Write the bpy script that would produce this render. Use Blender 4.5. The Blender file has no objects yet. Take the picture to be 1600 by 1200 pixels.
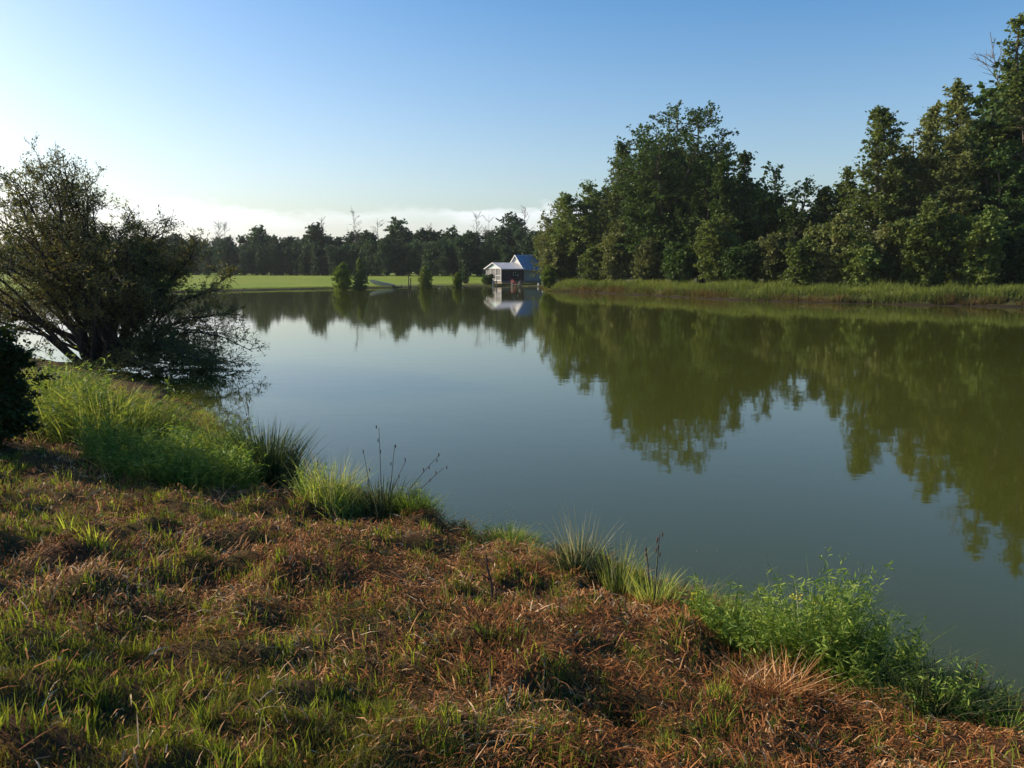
import bpy, math, random
import numpy as np
random.seed(7)
R_ = math.radians
SC = bpy.context.scene
COL = SC.collection

# ------------------------------------------------------------------ camera, sky, sun, exposure
F = 1245.0                       # focal length in photograph pixels (1600 wide)
PITCH = R_(8.23)                 # camera looks slightly down
EYE = 3.0                        # eye height above the pond surface
cam_data = bpy.data.cameras.new('camera')
cam_data.sensor_width = 36.0
cam_data.lens = 36.0 * F / 1600.0
cam_data.clip_start = 0.05
cam_data.clip_end = 3000
cam = bpy.data.objects.new('camera', cam_data)
COL.objects.link(cam)
cam.location = (0, 0, EYE)
cam.rotation_euler = (R_(90) - PITCH, 0, 0)
SC.camera = cam

SUN_AZ = R_(-74)                 # clockwise from +Y: the sun stands to the left, slightly ahead
SUN_EL = R_(26)
world = bpy.data.worlds.new('World')
SC.world = world
world.use_nodes = True
wn, wl = world.node_tree.nodes, world.node_tree.links
wn.clear()


def N(nodes, kind, **kw):
    n = nodes.new(kind)
    for k, v in kw.items():
        if isinstance(v, dict):
            for kk, vv in v.items():
                n.inputs[kk].default_value = vv
        else:
            setattr(n, k, v)
    return n


sky = N(wn, 'ShaderNodeTexSky', sky_type='NISHITA', sun_disc=False)
sky.sun_elevation = SUN_EL
sky.sun_rotation = SUN_AZ
sky.altitude = 50
sky.air_density = 1.0
sky.dust_density = 1.9
sky.ozone_density = 2.1
bg = N(wn, 'ShaderNodeBackground')
bg.inputs[1].default_value = 0.145
wout = N(wn, 'ShaderNodeOutputWorld')
# low bank of cloud along the horizon (a function of direction only, the same all round)
tc = N(wn, 'ShaderNodeTexCoord')
sep = N(wn, 'ShaderNodeSeparateXYZ')
wl.new(tc.outputs['Generated'], sep.inputs[0])
mp = N(wn, 'ShaderNodeMapping')
mp.inputs['Scale'].default_value = (1, 1, 3.0)
wl.new(tc.outputs['Generated'], mp.inputs[0])
nz = N(wn, 'ShaderNodeTexNoise', **{'inputs': {}} ) if False else wn.new('ShaderNodeTexNoise')
nz.inputs['Scale'].default_value = 9.0
nz.inputs['Detail'].default_value = 6.0
nz.inputs['Roughness'].default_value = 0.6
wl.new(mp.outputs[0], nz.inputs['Vector'])


def wmath(op, a, b=None, c=None, clamp=False):
    m = wn.new('ShaderNodeMath')
    m.operation = op
    m.use_clamp = clamp
    for i, v in enumerate((a, b, c)):
        if v is None:
            continue
        if isinstance(v, (int, float)):
            m.inputs[i].default_value = v
        else:
            wl.new(v, m.inputs[i])
    return m.outputs[0]


top = wmath('MULTIPLY_ADD', nz.outputs['Fac'], 0.075, 0.036)        # height of the cloud tops
under = wmath('SUBTRACT', top, sep.outputs['Z'])
edge = wmath('MULTIPLY', under, 90.0, clamp=True)
low = wmath('MAXIMUM', wmath('MULTIPLY_ADD', under, -20.0, 0.95), 0.42, clamp=True)
nz2 = wn.new('ShaderNodeTexNoise')
nz2.inputs['Scale'].default_value = 2.6
nz2.inputs['Detail'].default_value = 3.0
wl.new(tc.outputs['Generated'], nz2.inputs['Vector'])
pres = wmath('MULTIPLY_ADD', nz2.outputs['Fac'], 4.5, -1.55, clamp=True)
cm = wmath('MULTIPLY', wmath('MULTIPLY', edge, low), pres, clamp=True)
mix = wn.new('ShaderNodeMix')
mix.data_type = 'RGBA'
wl.new(cm, mix.inputs['Factor'])
hs = wn.new('ShaderNodeHueSaturation')
satf = wmath('MULTIPLY_ADD', sep.outputs['Z'], 1.35, 0.96)
wl.new(wmath('MINIMUM', satf, 1.60), hs.inputs['Saturation'])
wl.new(sky.outputs[0], hs.inputs['Color'])
wl.new(hs.outputs[0], mix.inputs[6])
mix.inputs[7].default_value = (6.3, 6.5, 6.8, 1)
wl.new(mix.outputs[2], bg.inputs[0])
wl.new(bg.outputs[0], wout.inputs[0])

sd = bpy.data.lights.new('sun', 'SUN')
sd.energy = 5.0
sd.angle = R_(0.53)
sd.color = (1.0, 0.90, 0.74)
sun = bpy.data.objects.new('sun', sd)
COL.objects.link(sun)
from mathutils import Vector, Matrix
sdir = Vector((math.sin(SUN_AZ) * math.cos(SUN_EL), math.cos(SUN_AZ) * math.cos(SUN_EL), math.sin(SUN_EL)))
sun.rotation_euler = sdir.to_track_quat('Z', 'Y').to_euler()
sun.location = (-60, 30, 60)

SC.render.engine = 'CYCLES'
SC.view_settings.view_transform = 'Standard'
SC.view_settings.look = 'None'
SC.view_settings.exposure = 0.35
SC.view_settings.gamma = 1.0
SC.cycles.max_bounces = 8
SC.cycles.transparent_max_bounces = 8

# ------------------------------------------------------------------ geometry helpers


def smooth(a, b, x):
    t = np.clip((np.asarray(x, float) - a) / (b - a), 0, 1)
    return t * t * (3 - 2 * t)


def X(px, y, z=1.0):
    return (px - 800.0) / F * (y * math.cos(PITCH) + (EYE - z) * math.sin(PITCH))


def Z(py, y):
    return y * math.tan(math.atan((600.0 - py) / F) - PITCH) + EYE


def P(px, py, z=0.0):
    dx = (px - 800.0) / F
    v = (600.0 - py) / F
    dy = math.cos(PITCH) + v * math.sin(PITCH)
    dz = -math.sin(PITCH) + v * math.cos(PITCH)
    t = (z - EYE) / dz
    return (dx * t, dy * t)


def lattice(seed, n=256):
    return np.random.RandomState(seed).rand(n, n)


_L = [lattice(s) for s in range(6)]


def vnoise(x, y, k=0):
    L = _L[k]
    n = L.shape[0]
    xi = np.floor(x).astype(int)
    yi = np.floor(y).astype(int)
    fx = x - xi
    fy = y - yi
    fx = fx * fx * (3 - 2 * fx)
    fy = fy * fy * (3 - 2 * fy)
    a = L[xi % n, yi % n]
    b = L[(xi + 1) % n, yi % n]
    c = L[xi % n, (yi + 1) % n]
    d = L[(xi + 1) % n, (yi + 1) % n]
    return (a * (1 - fx) + b * fx) * (1 - fy) + (c * (1 - fx) + d * fx) * fy - 0.5


def link(o, parent=None):
    COL.objects.link(o)
    if parent is not None:
        o.parent = parent
    return o


def mesh_np(name, V, FQ, mat, parent=None, attr=None, shade=False, loc=None):
    """V (n,3); FQ (m,3) or (m,4) or list of such arrays"""
    V = np.asarray(V, dtype=np.float32)
    if not isinstance(FQ, (list, tuple)):
        FQ = [FQ]
    FQ = [np.asarray(f, dtype=np.int32) for f in FQ if len(f)]
    me = bpy.data.meshes.new(name)
    me.vertices.add(len(V))
    me.vertices.foreach_set('co', V.ravel())
    idx = np.concatenate([f.ravel() for f in FQ])
    cnt = np.concatenate([np.full(len(f), f.shape[1], dtype=np.int32) for f in FQ])
    st = np.concatenate([[0], np.cumsum(cnt)[:-1]]).astype(np.int32)
    me.loops.add(len(idx))
    me.loops.foreach_set('vertex_index', idx.astype(np.int32))
    me.polygons.add(len(cnt))
    me.polygons.foreach_set('loop_start', st)
    if shade:
        me.polygons.foreach_set('use_smooth', np.ones(len(cnt), dtype=bool))
    else:
        me.polygons.foreach_set('use_smooth', np.zeros(len(cnt), dtype=bool))
    me.update(calc_edges=True)
    if attr is not None:
        a = me.attributes.new('v', 'FLOAT', 'POINT')
        a.data.foreach_set('value', np.asarray(attr, dtype=np.float32))
    if mat is not None:
        me.materials.append(mat)
    o = bpy.data.objects.new(name, me)
    if loc is not None:
        o.location = loc
    return link(o, parent)


class MB:
    """collects polygons"""

    def __init__(s):
        s.v = []
        s.f = []

    def add(s, vs, fs):
        b = len(s.v)
        s.v += [tuple(v) for v in vs]
        s.f += [tuple(b + i for i in f) for f in fs]

    def box(s, x0, x1, y0, y1, z0, z1):
        s.add([(x0, y0, z0), (x1, y0, z0), (x1, y1, z0), (x0, y1, z0), (x0, y0, z1), (x1, y0, z1), (x1, y1, z1), (x0, y1, z1)],
              [(0, 3, 2, 1), (4, 5, 6, 7), (0, 1, 5, 4), (1, 2, 6, 5), (2, 3, 7, 6), (3, 0, 4, 7)])

    def beam(s, a, b, w, h):
        a, b = Vector(a), Vector(b)
        d = (b - a).normalized()
        up = Vector((0, 0, 1)) if abs(d.z) < 0.9 else Vector((1, 0, 0))
        sx = d.cross(up).normalized()
        uy = sx.cross(d).normalized()
        vs = []
        for p in (a, b):
            for i, j in ((-1, -1), (1, -1), (1, 1), (-1, 1)):
                vs.append(p + sx * (i * w / 2) + uy * (j * h / 2))
        s.add(vs, [(0, 1, 2, 3), (7, 6, 5, 4), (0, 4, 5, 1), (1, 5, 6, 2), (2, 6, 7, 3), (3, 7, 4, 0)])

    def tube(s, pts, rad, n=6):
        pts = [Vector(p) for p in pts]
        vs = []
        fs = []
        for i, p in enumerate(pts):
            d = (pts[min(i + 1, len(pts) - 1)] - pts[max(i - 1, 0)]).normalized()
            up = Vector((0, 0, 1)) if abs(d.z) < 0.95 else Vector((1, 0, 0))
            a = d.cross(up).normalized()
            b = a.cross(d)
            for k in range(n):
                t = 2 * math.pi * k / n
                vs.append(p + (a * math.cos(t) + b * math.sin(t)) * rad[i])
        for i in range(len(pts) - 1):
            for k in range(n):
                fs.append((i * n + k, i * n + (k + 1) % n, (i + 1) * n + (k + 1) % n, (i + 1) * n + k))
        fs.append(tuple(range(n - 1, -1, -1)))
        fs.append(tuple((len(pts) - 1) * n + k for k in range(n)))
        s.add(vs, fs)

    def build(s, name, mat, parent=None, loc=None, shade=False):
        me = bpy.data.meshes.new(name)
        me.from_pydata(s.v, [], s.f)
        me.update()
        if shade:
            for p in me.polygons:
                p.use_smooth = True
        me.materials.append(mat)
        o = bpy.data.objects.new(name, me)
        if loc is not None:
            o.location = loc
        return link(o, parent)


def tubes_np(paths, radii, n=5):
    """paths (m,k,3), radii (m,k) -> V, quads: many tubes at once"""
    paths = np.asarray(paths, float)
    radii = np.asarray(radii, float)
    m, k, _ = paths.shape
    d = np.gradient(paths, axis=1)
    d /= np.linalg.norm(d, axis=2, keepdims=True) + 1e-9
    ref = np.where(np.abs(d[..., 2:3]) < 0.9, np.array([0, 0, 1.0]), np.array([1.0, 0, 0]))
    a = np.cross(d, ref)
    a /= np.linalg.norm(a, axis=2, keepdims=True) + 1e-9
    b = np.cross(a, d)
    th = np.arange(n) * 2 * np.pi / n
    V = paths[:, :, None, :] + radii[:, :, None, None] * (a[:, :, None, :] * np.cos(th)[None, None, :, None] + b[:, :, None, :] * np.sin(th)[None, None, :, None])
    base = (np.arange(m)[:, None, None] * k + np.arange(k - 1)[None, :, None]) * n
    kk = np.arange(n)[None, None, :]
    k2 = (kk + 1) % n
    Q = np.stack([base + kk, base + k2, base + n + k2, base + n + kk], axis=-1).reshape(-1, 4)
    return V.reshape(-1, 3), Q


def unit(v):
    return v / (np.linalg.norm(v, axis=-1, keepdims=True) + 1e-9)


def leaf_quads(rs, c, length, width, up=0.5, a=None, jitter=0.35):
    """rhombic leaves at centres c; a = preferred long axis"""
    n = len(c)
    nrm = rs.normal(size=(n, 3))
    nrm[:, 2] = np.abs(nrm[:, 2]) + up
    nrm = unit(nrm)
    r = rs.normal(size=(n, 3)) if a is None else a + rs.normal(size=(n, 3)) * jitter
    ax = unit(r - nrm * np.sum(r * nrm, axis=1, keepdims=True))
    bx = np.cross(nrm, ax)
    s = rs.uniform(0.65, 1.25, size=(n, 1))
    L = length * s * 0.5
    W = width * s * 0.5
    V = np.stack([c - ax * L, c + bx * W, c + ax * L, c - bx * W], axis=1).reshape(-1, 3)
    Q = np.arange(n * 4).reshape(n, 4)
    return V, Q


def blades(rs, base, h, lean_dir, lean, width, seg=3, curl=0.6):
    """curved grass blades. base (n,3), h (n,), lean_dir (n,2) unit, lean (n,) sideways reach / height"""
    n = len(base)
    ts = np.linspace(0, 1, seg + 1)
    az = rs.uniform(0, 2 * np.pi, n)
    wx = np.stack([np.cos(az), np.sin(az), np.zeros(n)], 1)
    V = []
    for t in ts[:-1]:
        r = lean * h * (t * (1 - curl) + curl * t * t)
        zz = h * (t - 0.30 * curl * np.minimum(lean, 1.6) * t * t)
        c = base + np.stack([lean_dir[:, 0] * r, lean_dir[:, 1] * r, zz], 1)
        w = (width * (1 - 0.75 * t ** 1.5))[:, None] * 0.5
        V.append(c - wx * w)
        V.append(c + wx * w)
    r = lean * h
    c = base + np.stack([lean_dir[:, 0] * r, lean_dir[:, 1] * r, h * (1 - 0.30 * curl * np.minimum(lean, 1.6))], 1)
    V.append(c)
    k = len(V)
    V = np.stack(V, 1).reshape(-1, 3)
    o = np.arange(n)[:, None] * k
    Q = [np.stack([o[:, 0] + 2 * i, o[:, 0] + 2 * i + 1, o[:, 0] + 2 * i + 3, o[:, 0] + 2 * i + 2], 1) for i in range(seg - 1)]
    T = np.stack([o[:, 0] + 2 * (seg - 1), o[:, 0] + 2 * (seg - 1) + 1, o[:, 0] + k - 1], 1)
    return V, (np.concatenate(Q) if Q else np.zeros((0, 4), int)), T, k


def empty(name, loc, label, cat, group=None, rz=0.0, scale=1.0):
    o = bpy.data.objects.new(name, None)
    o.empty_display_size = 0.3
    o.location = loc
    o.rotation_euler = (0, 0, rz)
    o.scale = (scale,) * 3 if isinstance(scale, (int, float)) else scale
    return tag(link(o), label, cat, group)


def tag(o, label=None, cat=None, group=None, kind=None):
    if label:
        o['label'] = label
    if cat:
        o['category'] = cat
    if group:
        o['group'] = group
    if kind:
        o['kind'] = kind
    return o


# ------------------------------------------------------------------ materials


def new_mat(name):
    m = bpy.data.materials.new(name)
    m.use_nodes = True
    m.node_tree.nodes.clear()
    return m, m.node_tree.nodes, m.node_tree.links


def simple_mat(name, col, rough=0.7, var=0.25, scale=6.0, metallic=0.0, spec=0.4, bump=0.0, stretch=(1, 1, 1)):
    m, n, l = new_mat(name)
    out = n.new('ShaderNodeOutputMaterial')
    b = n.new('ShaderNodeBsdfPrincipled')
    t = n.new('ShaderNodeTexCoord')
    mpn = n.new('ShaderNodeMapping')
    mpn.inputs['Scale'].default_value = stretch
    l.new(t.outputs['Object'], mpn.inputs[0])
    z = n.new('ShaderNodeTexNoise')
    z.inputs['Scale'].default_value = scale
    z.inputs['Detail'].default_value = 6
    z.inputs['Roughness'].default_value = 0.65
    l.new(mpn.outputs[0], z.inputs['Vector'])
    r = n.new('ShaderNodeValToRGB')
    r.color_ramp.elements[0].position = 0.3
    r.color_ramp.elements[1].position = 0.7
    r.color_ramp.elements[0].color = tuple(c * (1 - var) for c in col) + (1,)
    r.color_ramp.elements[1].color = tuple(min(1, c * (1 + var)) for c in col) + (1,)
    l.new(z.outputs['Fac'], r.inputs[0])
    l.new(r.outputs[0], b.inputs['Base Color'])
    b.inputs['Roughness'].default_value = rough
    b.inputs['Metallic'].default_value = metallic
    b.inputs['Specular IOR Level'].default_value = spec
    if bump:
        bm = n.new('ShaderNodeBump')
        bm.inputs['Strength'].default_value = bump
        l.new(z.outputs['Fac'], bm.inputs['Height'])
        l.new(bm.outputs[0], b.inputs['Normal'])
    l.new(b.outputs[0], out.inputs[0])
    return m


def leaf_mat(name, cols, trans=0.35, rough=0.55, spec=0.12, objvar=0.25):
    """cols: ramp over per-leaf attribute v"""
    m, n, l = new_mat(name)
    out = n.new('ShaderNodeOutputMaterial')
    at = n.new('ShaderNodeAttribute')
    at.attribute_name = 'v'
    r = n.new('ShaderNodeValToRGB')
    while len(r.color_ramp.elements) < len(cols):
        r.color_ramp.elements.new(0.5)
    for i, c in enumerate(cols):
        r.color_ramp.elements[i].position = i / (len(cols) - 1)
        r.color_ramp.elements[i].color = tuple(c) + (1,)
    l.new(at.outputs['Fac'], r.inputs[0])
    oi = n.new('ShaderNodeObjectInfo')
    hsv = n.new('ShaderNodeHueSaturation')
    mr = n.new('ShaderNodeMapRange')
    mr.inputs['To Min'].default_value = 1 - objvar
    mr.inputs['To Max'].default_value = 1 + objvar
    l.new(oi.outputs['Random'], mr.inputs['Value'])
    l.new(mr.outputs[0], hsv.inputs['Value'])
    l.new(r.outputs[0], hsv.inputs['Color'])
    b = n.new('ShaderNodeBsdfPrincipled')
    b.inputs['Roughness'].default_value = rough
    b.inputs['Specular IOR Level'].default_value = spec
    l.new(hsv.outputs[0], b.inputs['Base Color'])
    tr = n.new('ShaderNodeBsdfTranslucent')
    g = n.new('ShaderNodeMix')
    g.data_type = 'RGBA'
    g.blend_type = 'MULTIPLY'
    g.inputs['Factor'].default_value = 1.0
    g.inputs[7].default_value = (1.5, 1.5, 0.7, 1)
    l.new(hsv.outputs[0], g.inputs[6])
    l.new(g.outputs[2], tr.inputs['Color'])
    mx = n.new('ShaderNodeMixShader')
    mx.inputs[0].default_value = trans
    l.new(b.outputs[0], mx.inputs[1])
    l.new(tr.outputs[0], mx.inputs[2])
    l.new(mx.outputs[0], out.inputs[0])
    return m


M = {}
M['bark'] = simple_mat('bark', (0.085, 0.065, 0.048), 0.9, 0.4, 8, bump=0.4, stretch=(1, 1, 0.3))
M['bark_grey'] = simple_mat('bark_grey', (0.16, 0.14, 0.125), 0.9, 0.3, 8)
M['bark_dark'] = simple_mat('bark_dark', (0.035, 0.026, 0.02), 0.9, 0.4, 12)
M['leaf_dark'] = leaf_mat('leaf_dark', [(0.0298, 0.0562, 0.0152), (0.0562, 0.0924, 0.0212), (0.0908, 0.132, 0.0333)], 0.22)
M['leaf_mid'] = leaf_mat('leaf_mid', [(0.0629, 0.0943, 0.0239), (0.1178, 0.1571, 0.0376), (0.1924, 0.22, 0.0581)], 0.25)
M['leaf_olive'] = leaf_mat('leaf_olive', [(0.0784, 0.0937, 0.0296), (0.1382, 0.154, 0.0484), (0.204, 0.2043, 0.078)], 0.25)
M['leaf_far'] = leaf_mat('leaf_far', [(0.0333, 0.0621, 0.0264), (0.0545, 0.0897, 0.0363), (0.0878, 0.1276, 0.0528)], 0.18)
M['leaf_bright'] = leaf_mat('leaf_bright', [(0.0773, 0.1224, 0.0188), (0.1325, 0.1877, 0.0269), (0.2098, 0.2448, 0.0403)], 0.3)
M['leaf_shrub'] = leaf_mat('leaf_shrub', [(0.0729, 0.0945, 0.0323), (0.1392, 0.1455, 0.0484), (0.2818, 0.2182, 0.0807), (0.3646, 0.3272, 0.1077)], 0.28)
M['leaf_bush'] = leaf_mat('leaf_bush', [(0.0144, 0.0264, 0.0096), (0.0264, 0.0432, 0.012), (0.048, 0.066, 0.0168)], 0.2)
M['grass_tall'] = leaf_mat('grass_tall', [(0.1409, 0.1822, 0.0463), (0.2318, 0.2815, 0.0596), (0.3478, 0.3643, 0.0912), (0.4306, 0.3809, 0.149)], 0.45)
M['grass_weed'] = leaf_mat('grass_weed', [(0.0956, 0.1567, 0.0323), (0.1721, 0.2437, 0.0452), (0.2868, 0.3307, 0.0646)], 0.4)
M['grass_rush'] = leaf_mat('grass_rush', [(0.022, 0.045, 0.022), (0.045, 0.075, 0.030), (0.10, 0.12, 0.05), (0.20, 0.17, 0.09)], 0.25)
M['grass_pale'] = leaf_mat('grass_pale', [(0.192, 0.18, 0.096), (0.288, 0.264, 0.156), (0.384, 0.348, 0.228)], 0.3)
M['grass_bank'] = leaf_mat('grass_bank', [(0.10, 0.050, 0.022), (0.085, 0.085, 0.026), (0.095, 0.125, 0.026), (0.14, 0.160, 0.035)], 0.35)
M['thatch'] = leaf_mat('thatch', [(0.0819, 0.028, 0.0094), (0.2321, 0.0841, 0.0257), (0.3959, 0.1593, 0.0538), (0.5733, 0.3185, 0.1346), (0.7508, 0.5351, 0.3276)], 0.12, rough=0.8, spec=0.08)
M['turf'] = leaf_mat('turf', [(0.115, 0.0633, 0.0207), (0.1035, 0.1035, 0.023), (0.1207, 0.1437, 0.023), (0.2645, 0.2932, 0.0403)], 0.38)
M['lime_grass'] = leaf_mat('lime_grass', [(0.1644, 0.1898, 0.0316), (0.253, 0.2909, 0.0443), (0.3542, 0.3795, 0.0633)], 0.5)
M['flower'] = leaf_mat('flower', [(0.50, 0.38, 0.03), (0.65, 0.55, 0.05)], 0.3)
M['seed'] = simple_mat('seed', (0.09, 0.05, 0.035), 0.9, 0.4, 60)
M['stick'] = simple_mat('stick', (0.05, 0.028, 0.02), 0.9, 0.3, 40)
M['white'] = simple_mat('white_paint', (0.52, 0.51, 0.49), 0.55, 0.08, 3)
M['metal_roof'] = simple_mat('metal_roof', (0.47, 0.45, 0.45), 0.38, 0.10, 1.5, metallic=0.0, spec=0.6)
M['sky_sheen_roof'] = simple_mat('sky_sheen_roof', (0.28, 0.33, 0.42), 0.32, 0.12, 1.2, metallic=0.3, spec=0.6)  # blue sky sheen and shade are put into this roof's base colour
M['grey_siding'] = simple_mat('grey_siding', (0.36, 0.37, 0.36), 0.7, 0.08, 2)
M['brown_board'] = simple_mat('brown_board', (0.075, 0.045, 0.042), 0.8, 0.3, 4, stretch=(3, 3, 0.4))
M['screen'] = simple_mat('screen_mesh', (0.16, 0.15, 0.14), 0.8, 0.15, 20)
M['gable'] = simple_mat('gable_paint', (0.45, 0.55, 0.55), 0.7, 0.08, 4)
M['red'] = simple_mat('red_paint', (0.55, 0.11, 0.06), 0.55, 0.15, 8)
M['dark'] = simple_mat('dark_window', (0.02, 0.022, 0.026), 0.15, 0.1, 3, spec=0.6)
M['alu'] = simple_mat('boat_metal', (0.34, 0.32, 0.30), 0.45, 0.2, 6, metallic=0.35)
M['alu_in'] = simple_mat('boat_inside', (0.10, 0.09, 0.09), 0.7, 0.2, 6)
M['wood_grey'] = simple_mat('weathered_wood', (0.23, 0.19, 0.16), 0.85, 0.25, 7, stretch=(1, 1, 0.4))
M['wood_dark'] = simple_mat('wet_wood', (0.045, 0.036, 0.03), 0.85, 0.3, 7)


def ground_mat(name, layers, scale1, scale2, bump=0.3, dist=0.03, rough=0.95):
    m, n, l = new_mat(name)
    out = n.new('ShaderNodeOutputMaterial')
    b = n.new('ShaderNodeBsdfPrincipled')
    b.inputs['Roughness'].default_value = rough
    b.inputs['Specular IOR Level'].default_value = 0.1
    geo = n.new('ShaderNodeNewGeometry')
    z1 = n.new('ShaderNodeTexNoise')
    z1.inputs['Scale'].default_value = scale1
    z1.inputs['Detail'].default_value = 4
    z2 = n.new('ShaderNodeTexNoise')
    z2.inputs['Scale'].default_value = scale2
    z2.inputs['Detail'].default_value = 8
    z2.inputs['Roughness'].default_value = 0.75
    l.new(geo.outputs['Position'], z1.inputs['Vector'])
    l.new(geo.outputs['Position'], z2.inputs['Vector'])
    r1 = n.new('ShaderNodeValToRGB')
    r2 = n.new('ShaderNodeValToRGB')
    for r, (ca, cb) in ((r1, layers[0]), (r2, layers[1])):
        r.color_ramp.elements[0].position = 0.33
        r.color_ramp.elements[1].position = 0.67
        r.color_ramp.elements[0].color = ca + (1,)
        r.color_ramp.elements[1].color = cb + (1,)
    l.new(z2.outputs['Fac'], r1.inputs[0])
    l.new(z2.outputs['Fac'], r2.inputs[0])
    mx = n.new('ShaderNodeMix')
    mx.data_type = 'RGBA'
    mr = n.new('ShaderNodeMapRange')
    mr.inputs['From Min'].default_value = 0.4
    mr.inputs['From Max'].default_value = 0.6
    l.new(z1.outputs['Fac'], mr.inputs['Value'])
    l.new(mr.outputs[0], mx.inputs['Factor'])
    l.new(r1.outputs[0], mx.inputs[6])
    l.new(r2.outputs[0], mx.inputs[7])
    # bare wet earth right at the waterline
    sp = n.new('ShaderNodeSeparateXYZ')
    l.new(geo.outputs['Position'], sp.inputs[0])
    me_ = n.new('ShaderNodeMapRange')
    me_.inputs['From Min'].default_value = 0.10
    me_.inputs['From Max'].default_value = 0.32
    l.new(sp.outputs['Z'], me_.inputs['Value'])
    m2 = n.new('ShaderNodeMix')
    m2.data_type = 'RGBA'
    m2.inputs[6].default_value = (0.026, 0.018, 0.011, 1)
    l.new(me_.outputs[0], m2.inputs['Factor'])
    l.new(mx.outputs[2], m2.inputs[7])
    l.new(m2.outputs[2], b.inputs['Base Color'])
    bm = n.new('ShaderNodeBump')
    bm.inputs['Strength'].default_value = bump
    bm.inputs['Distance'].default_value = dist
    l.new(z2.outputs['Fac'], bm.inputs['Height'])
    l.new(bm.outputs[0], b.inputs['Normal'])
    l.new(b.outputs[0], out.inputs[0])
    return m


M['g_near'] = ground_mat('thatch_ground', [((0.045, 0.022, 0.012), (0.17, 0.080, 0.036)), ((0.045, 0.034, 0.012), (0.11, 0.088, 0.026))], 1.3, 28, 0.8, 0.03)
M['g_field'] = ground_mat('mown_field', [((0.120, 0.175, 0.014), (0.175, 0.235, 0.020)), ((0.155, 0.190, 0.018), (0.215, 0.245, 0.028))], 0.045, 0.9, 0.5, 0.10)
M['g_bank'] = ground_mat('bank_earth', [((0.055, 0.060, 0.018), (0.100, 0.110, 0.026)), ((0.080, 0.060, 0.024), (0.110, 0.100, 0.030))], 0.25, 3, 0.5, 0.08)

# water: murky green body under a smooth reflecting skin
m, n, l = new_mat('pond_water')
out = n.new('ShaderNodeOutputMaterial')
b = n.new('ShaderNodeBsdfPrincipled')
geo = n.new('ShaderNodeNewGeometry')
zz = n.new('ShaderNodeTexNoise')
zz.inputs['Scale'].default_value = 0.05
zz.inputs['Detail'].default_value = 3
l.new(geo.outputs['Position'], zz.inputs['Vector'])
rr = n.new('ShaderNodeValToRGB')
rr.color_ramp.elements[0].position = 0.35
rr.color_ramp.elements[1].position = 0.65
rr.color_ramp.elements[0].color = (0.050, 0.054, 0.008, 1)
rr.color_ramp.elements[1].color = (0.058, 0.062, 0.010, 1)
l.new(zz.outputs['Fac'], rr.inputs[0])
l.new(rr.outputs[0], b.inputs['Base Color'])
b.inputs['IOR'].default_value = 1.36
b.inputs['Roughness'].default_value = 0.035
w1 = n.new('ShaderNodeTexNoise')
w1.inputs['Scale'].default_value = 1.6
w1.inputs['Detail'].default_value = 3
mpw = n.new('ShaderNodeMapping')
mpw.inputs['Scale'].default_value = (0.55, 1.0, 1.0)
l.new(geo.outputs['Position'], mpw.inputs[0])
l.new(mpw.outputs[0], w1.inputs['Vector'])
bw = n.new('ShaderNodeBump')
bw.inputs['Strength'].default_value = 0.5
bw.inputs['Distance'].default_value = 0.004
l.new(w1.outputs['Fac'], bw.inputs['Height'])
l.new(bw.outputs[0], b.inputs['Normal'])
l.new(b.outputs[0], out.inputs[0])
M['water'] = m

# ------------------------------------------------------------------ the pond outline and the lie of the land
near_shore = [(60, -30), (25, -14), (12, -3), (6.0, 2.6), P(1600, 1140), P(1400, 1080), P(1230, 1010), P(1080, 962), P(960, 912),
              P(850, 888), P(760, 855), P(690, 838), P(600, 800), P(480, 772), P(400, 742), P(350, 690), P(300, 640), P(230, 605), P(150, 580), P(0, 562)]
left_shore = [(-26, 34), (-41, 50), (-54, 72), (-54, 95), P(310, 456), P(420, 453), P(520, 451), P(600, 450), P(680, 448.5), P(740, 447.5), P(800, 447.5), P(838, 448.5)]
right_shore = [(4.4, 120), P(853, 455), P(880, 456), P(944, 458), P(1037, 463), P(1110, 467), P(1178, 470), P(1250, 472), P(1319, 474), P(1450, 477), P(1600, 480), (60, 57), (86, 44), (90, 0), (84, -24)]
POLY = np.array(near_shore + left_shore + right_shore, float)


def sdist(x, y):
    """signed distance to the pond outline, positive on land"""
    x = np.asarray(x, float)
    y = np.asarray(y, float)
    best = np.full(x.shape, 1e9)
    inside = np.zeros(x.shape, bool)
    n = len(POLY)
    for i in range(n):
        ax, ay = POLY[i]
        bx, by = POLY[(i + 1) % n]
        dx, dy = bx - ax, by - ay
        t = np.clip(((x - ax) * dx + (y - ay) * dy) / (dx * dx + dy * dy), 0, 1)
        d = np.hypot(x - ax - t * dx, y - ay - t * dy)
        best = np.minimum(best, d)
        c = ((ay > y) != (by > y)) & (x < (bx - ax) * (y - ay) / (by - ay + 1e-12) + ax)
        inside ^= c
    return np.where(inside, -best, best)


rs0 = np.random.RandomState(11)
MOUNDS = []
for i in range(210):
    mx_, my_ = rs0.uniform(-10, 5), rs0.uniform(1.0, 13)
    MOUNDS.append((mx_, my_, rs0.uniform(0.10, 0.26), rs0.uniform(0.5, 1.0), rs0.uniform(0.05, 0.13), rs0.uniform(0, 3.14)))
MOUNDS.append((P(230, 1110, 1.38)[0], P(230, 1110, 1.38)[1], 0.26, 0.35, 0.085, 0.25))
MOUNDS.append((P(85, 850, 1.1)[0], P(85, 850, 1.1)[1], 0.22, 0.6, 0.13, 0.1))


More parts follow.
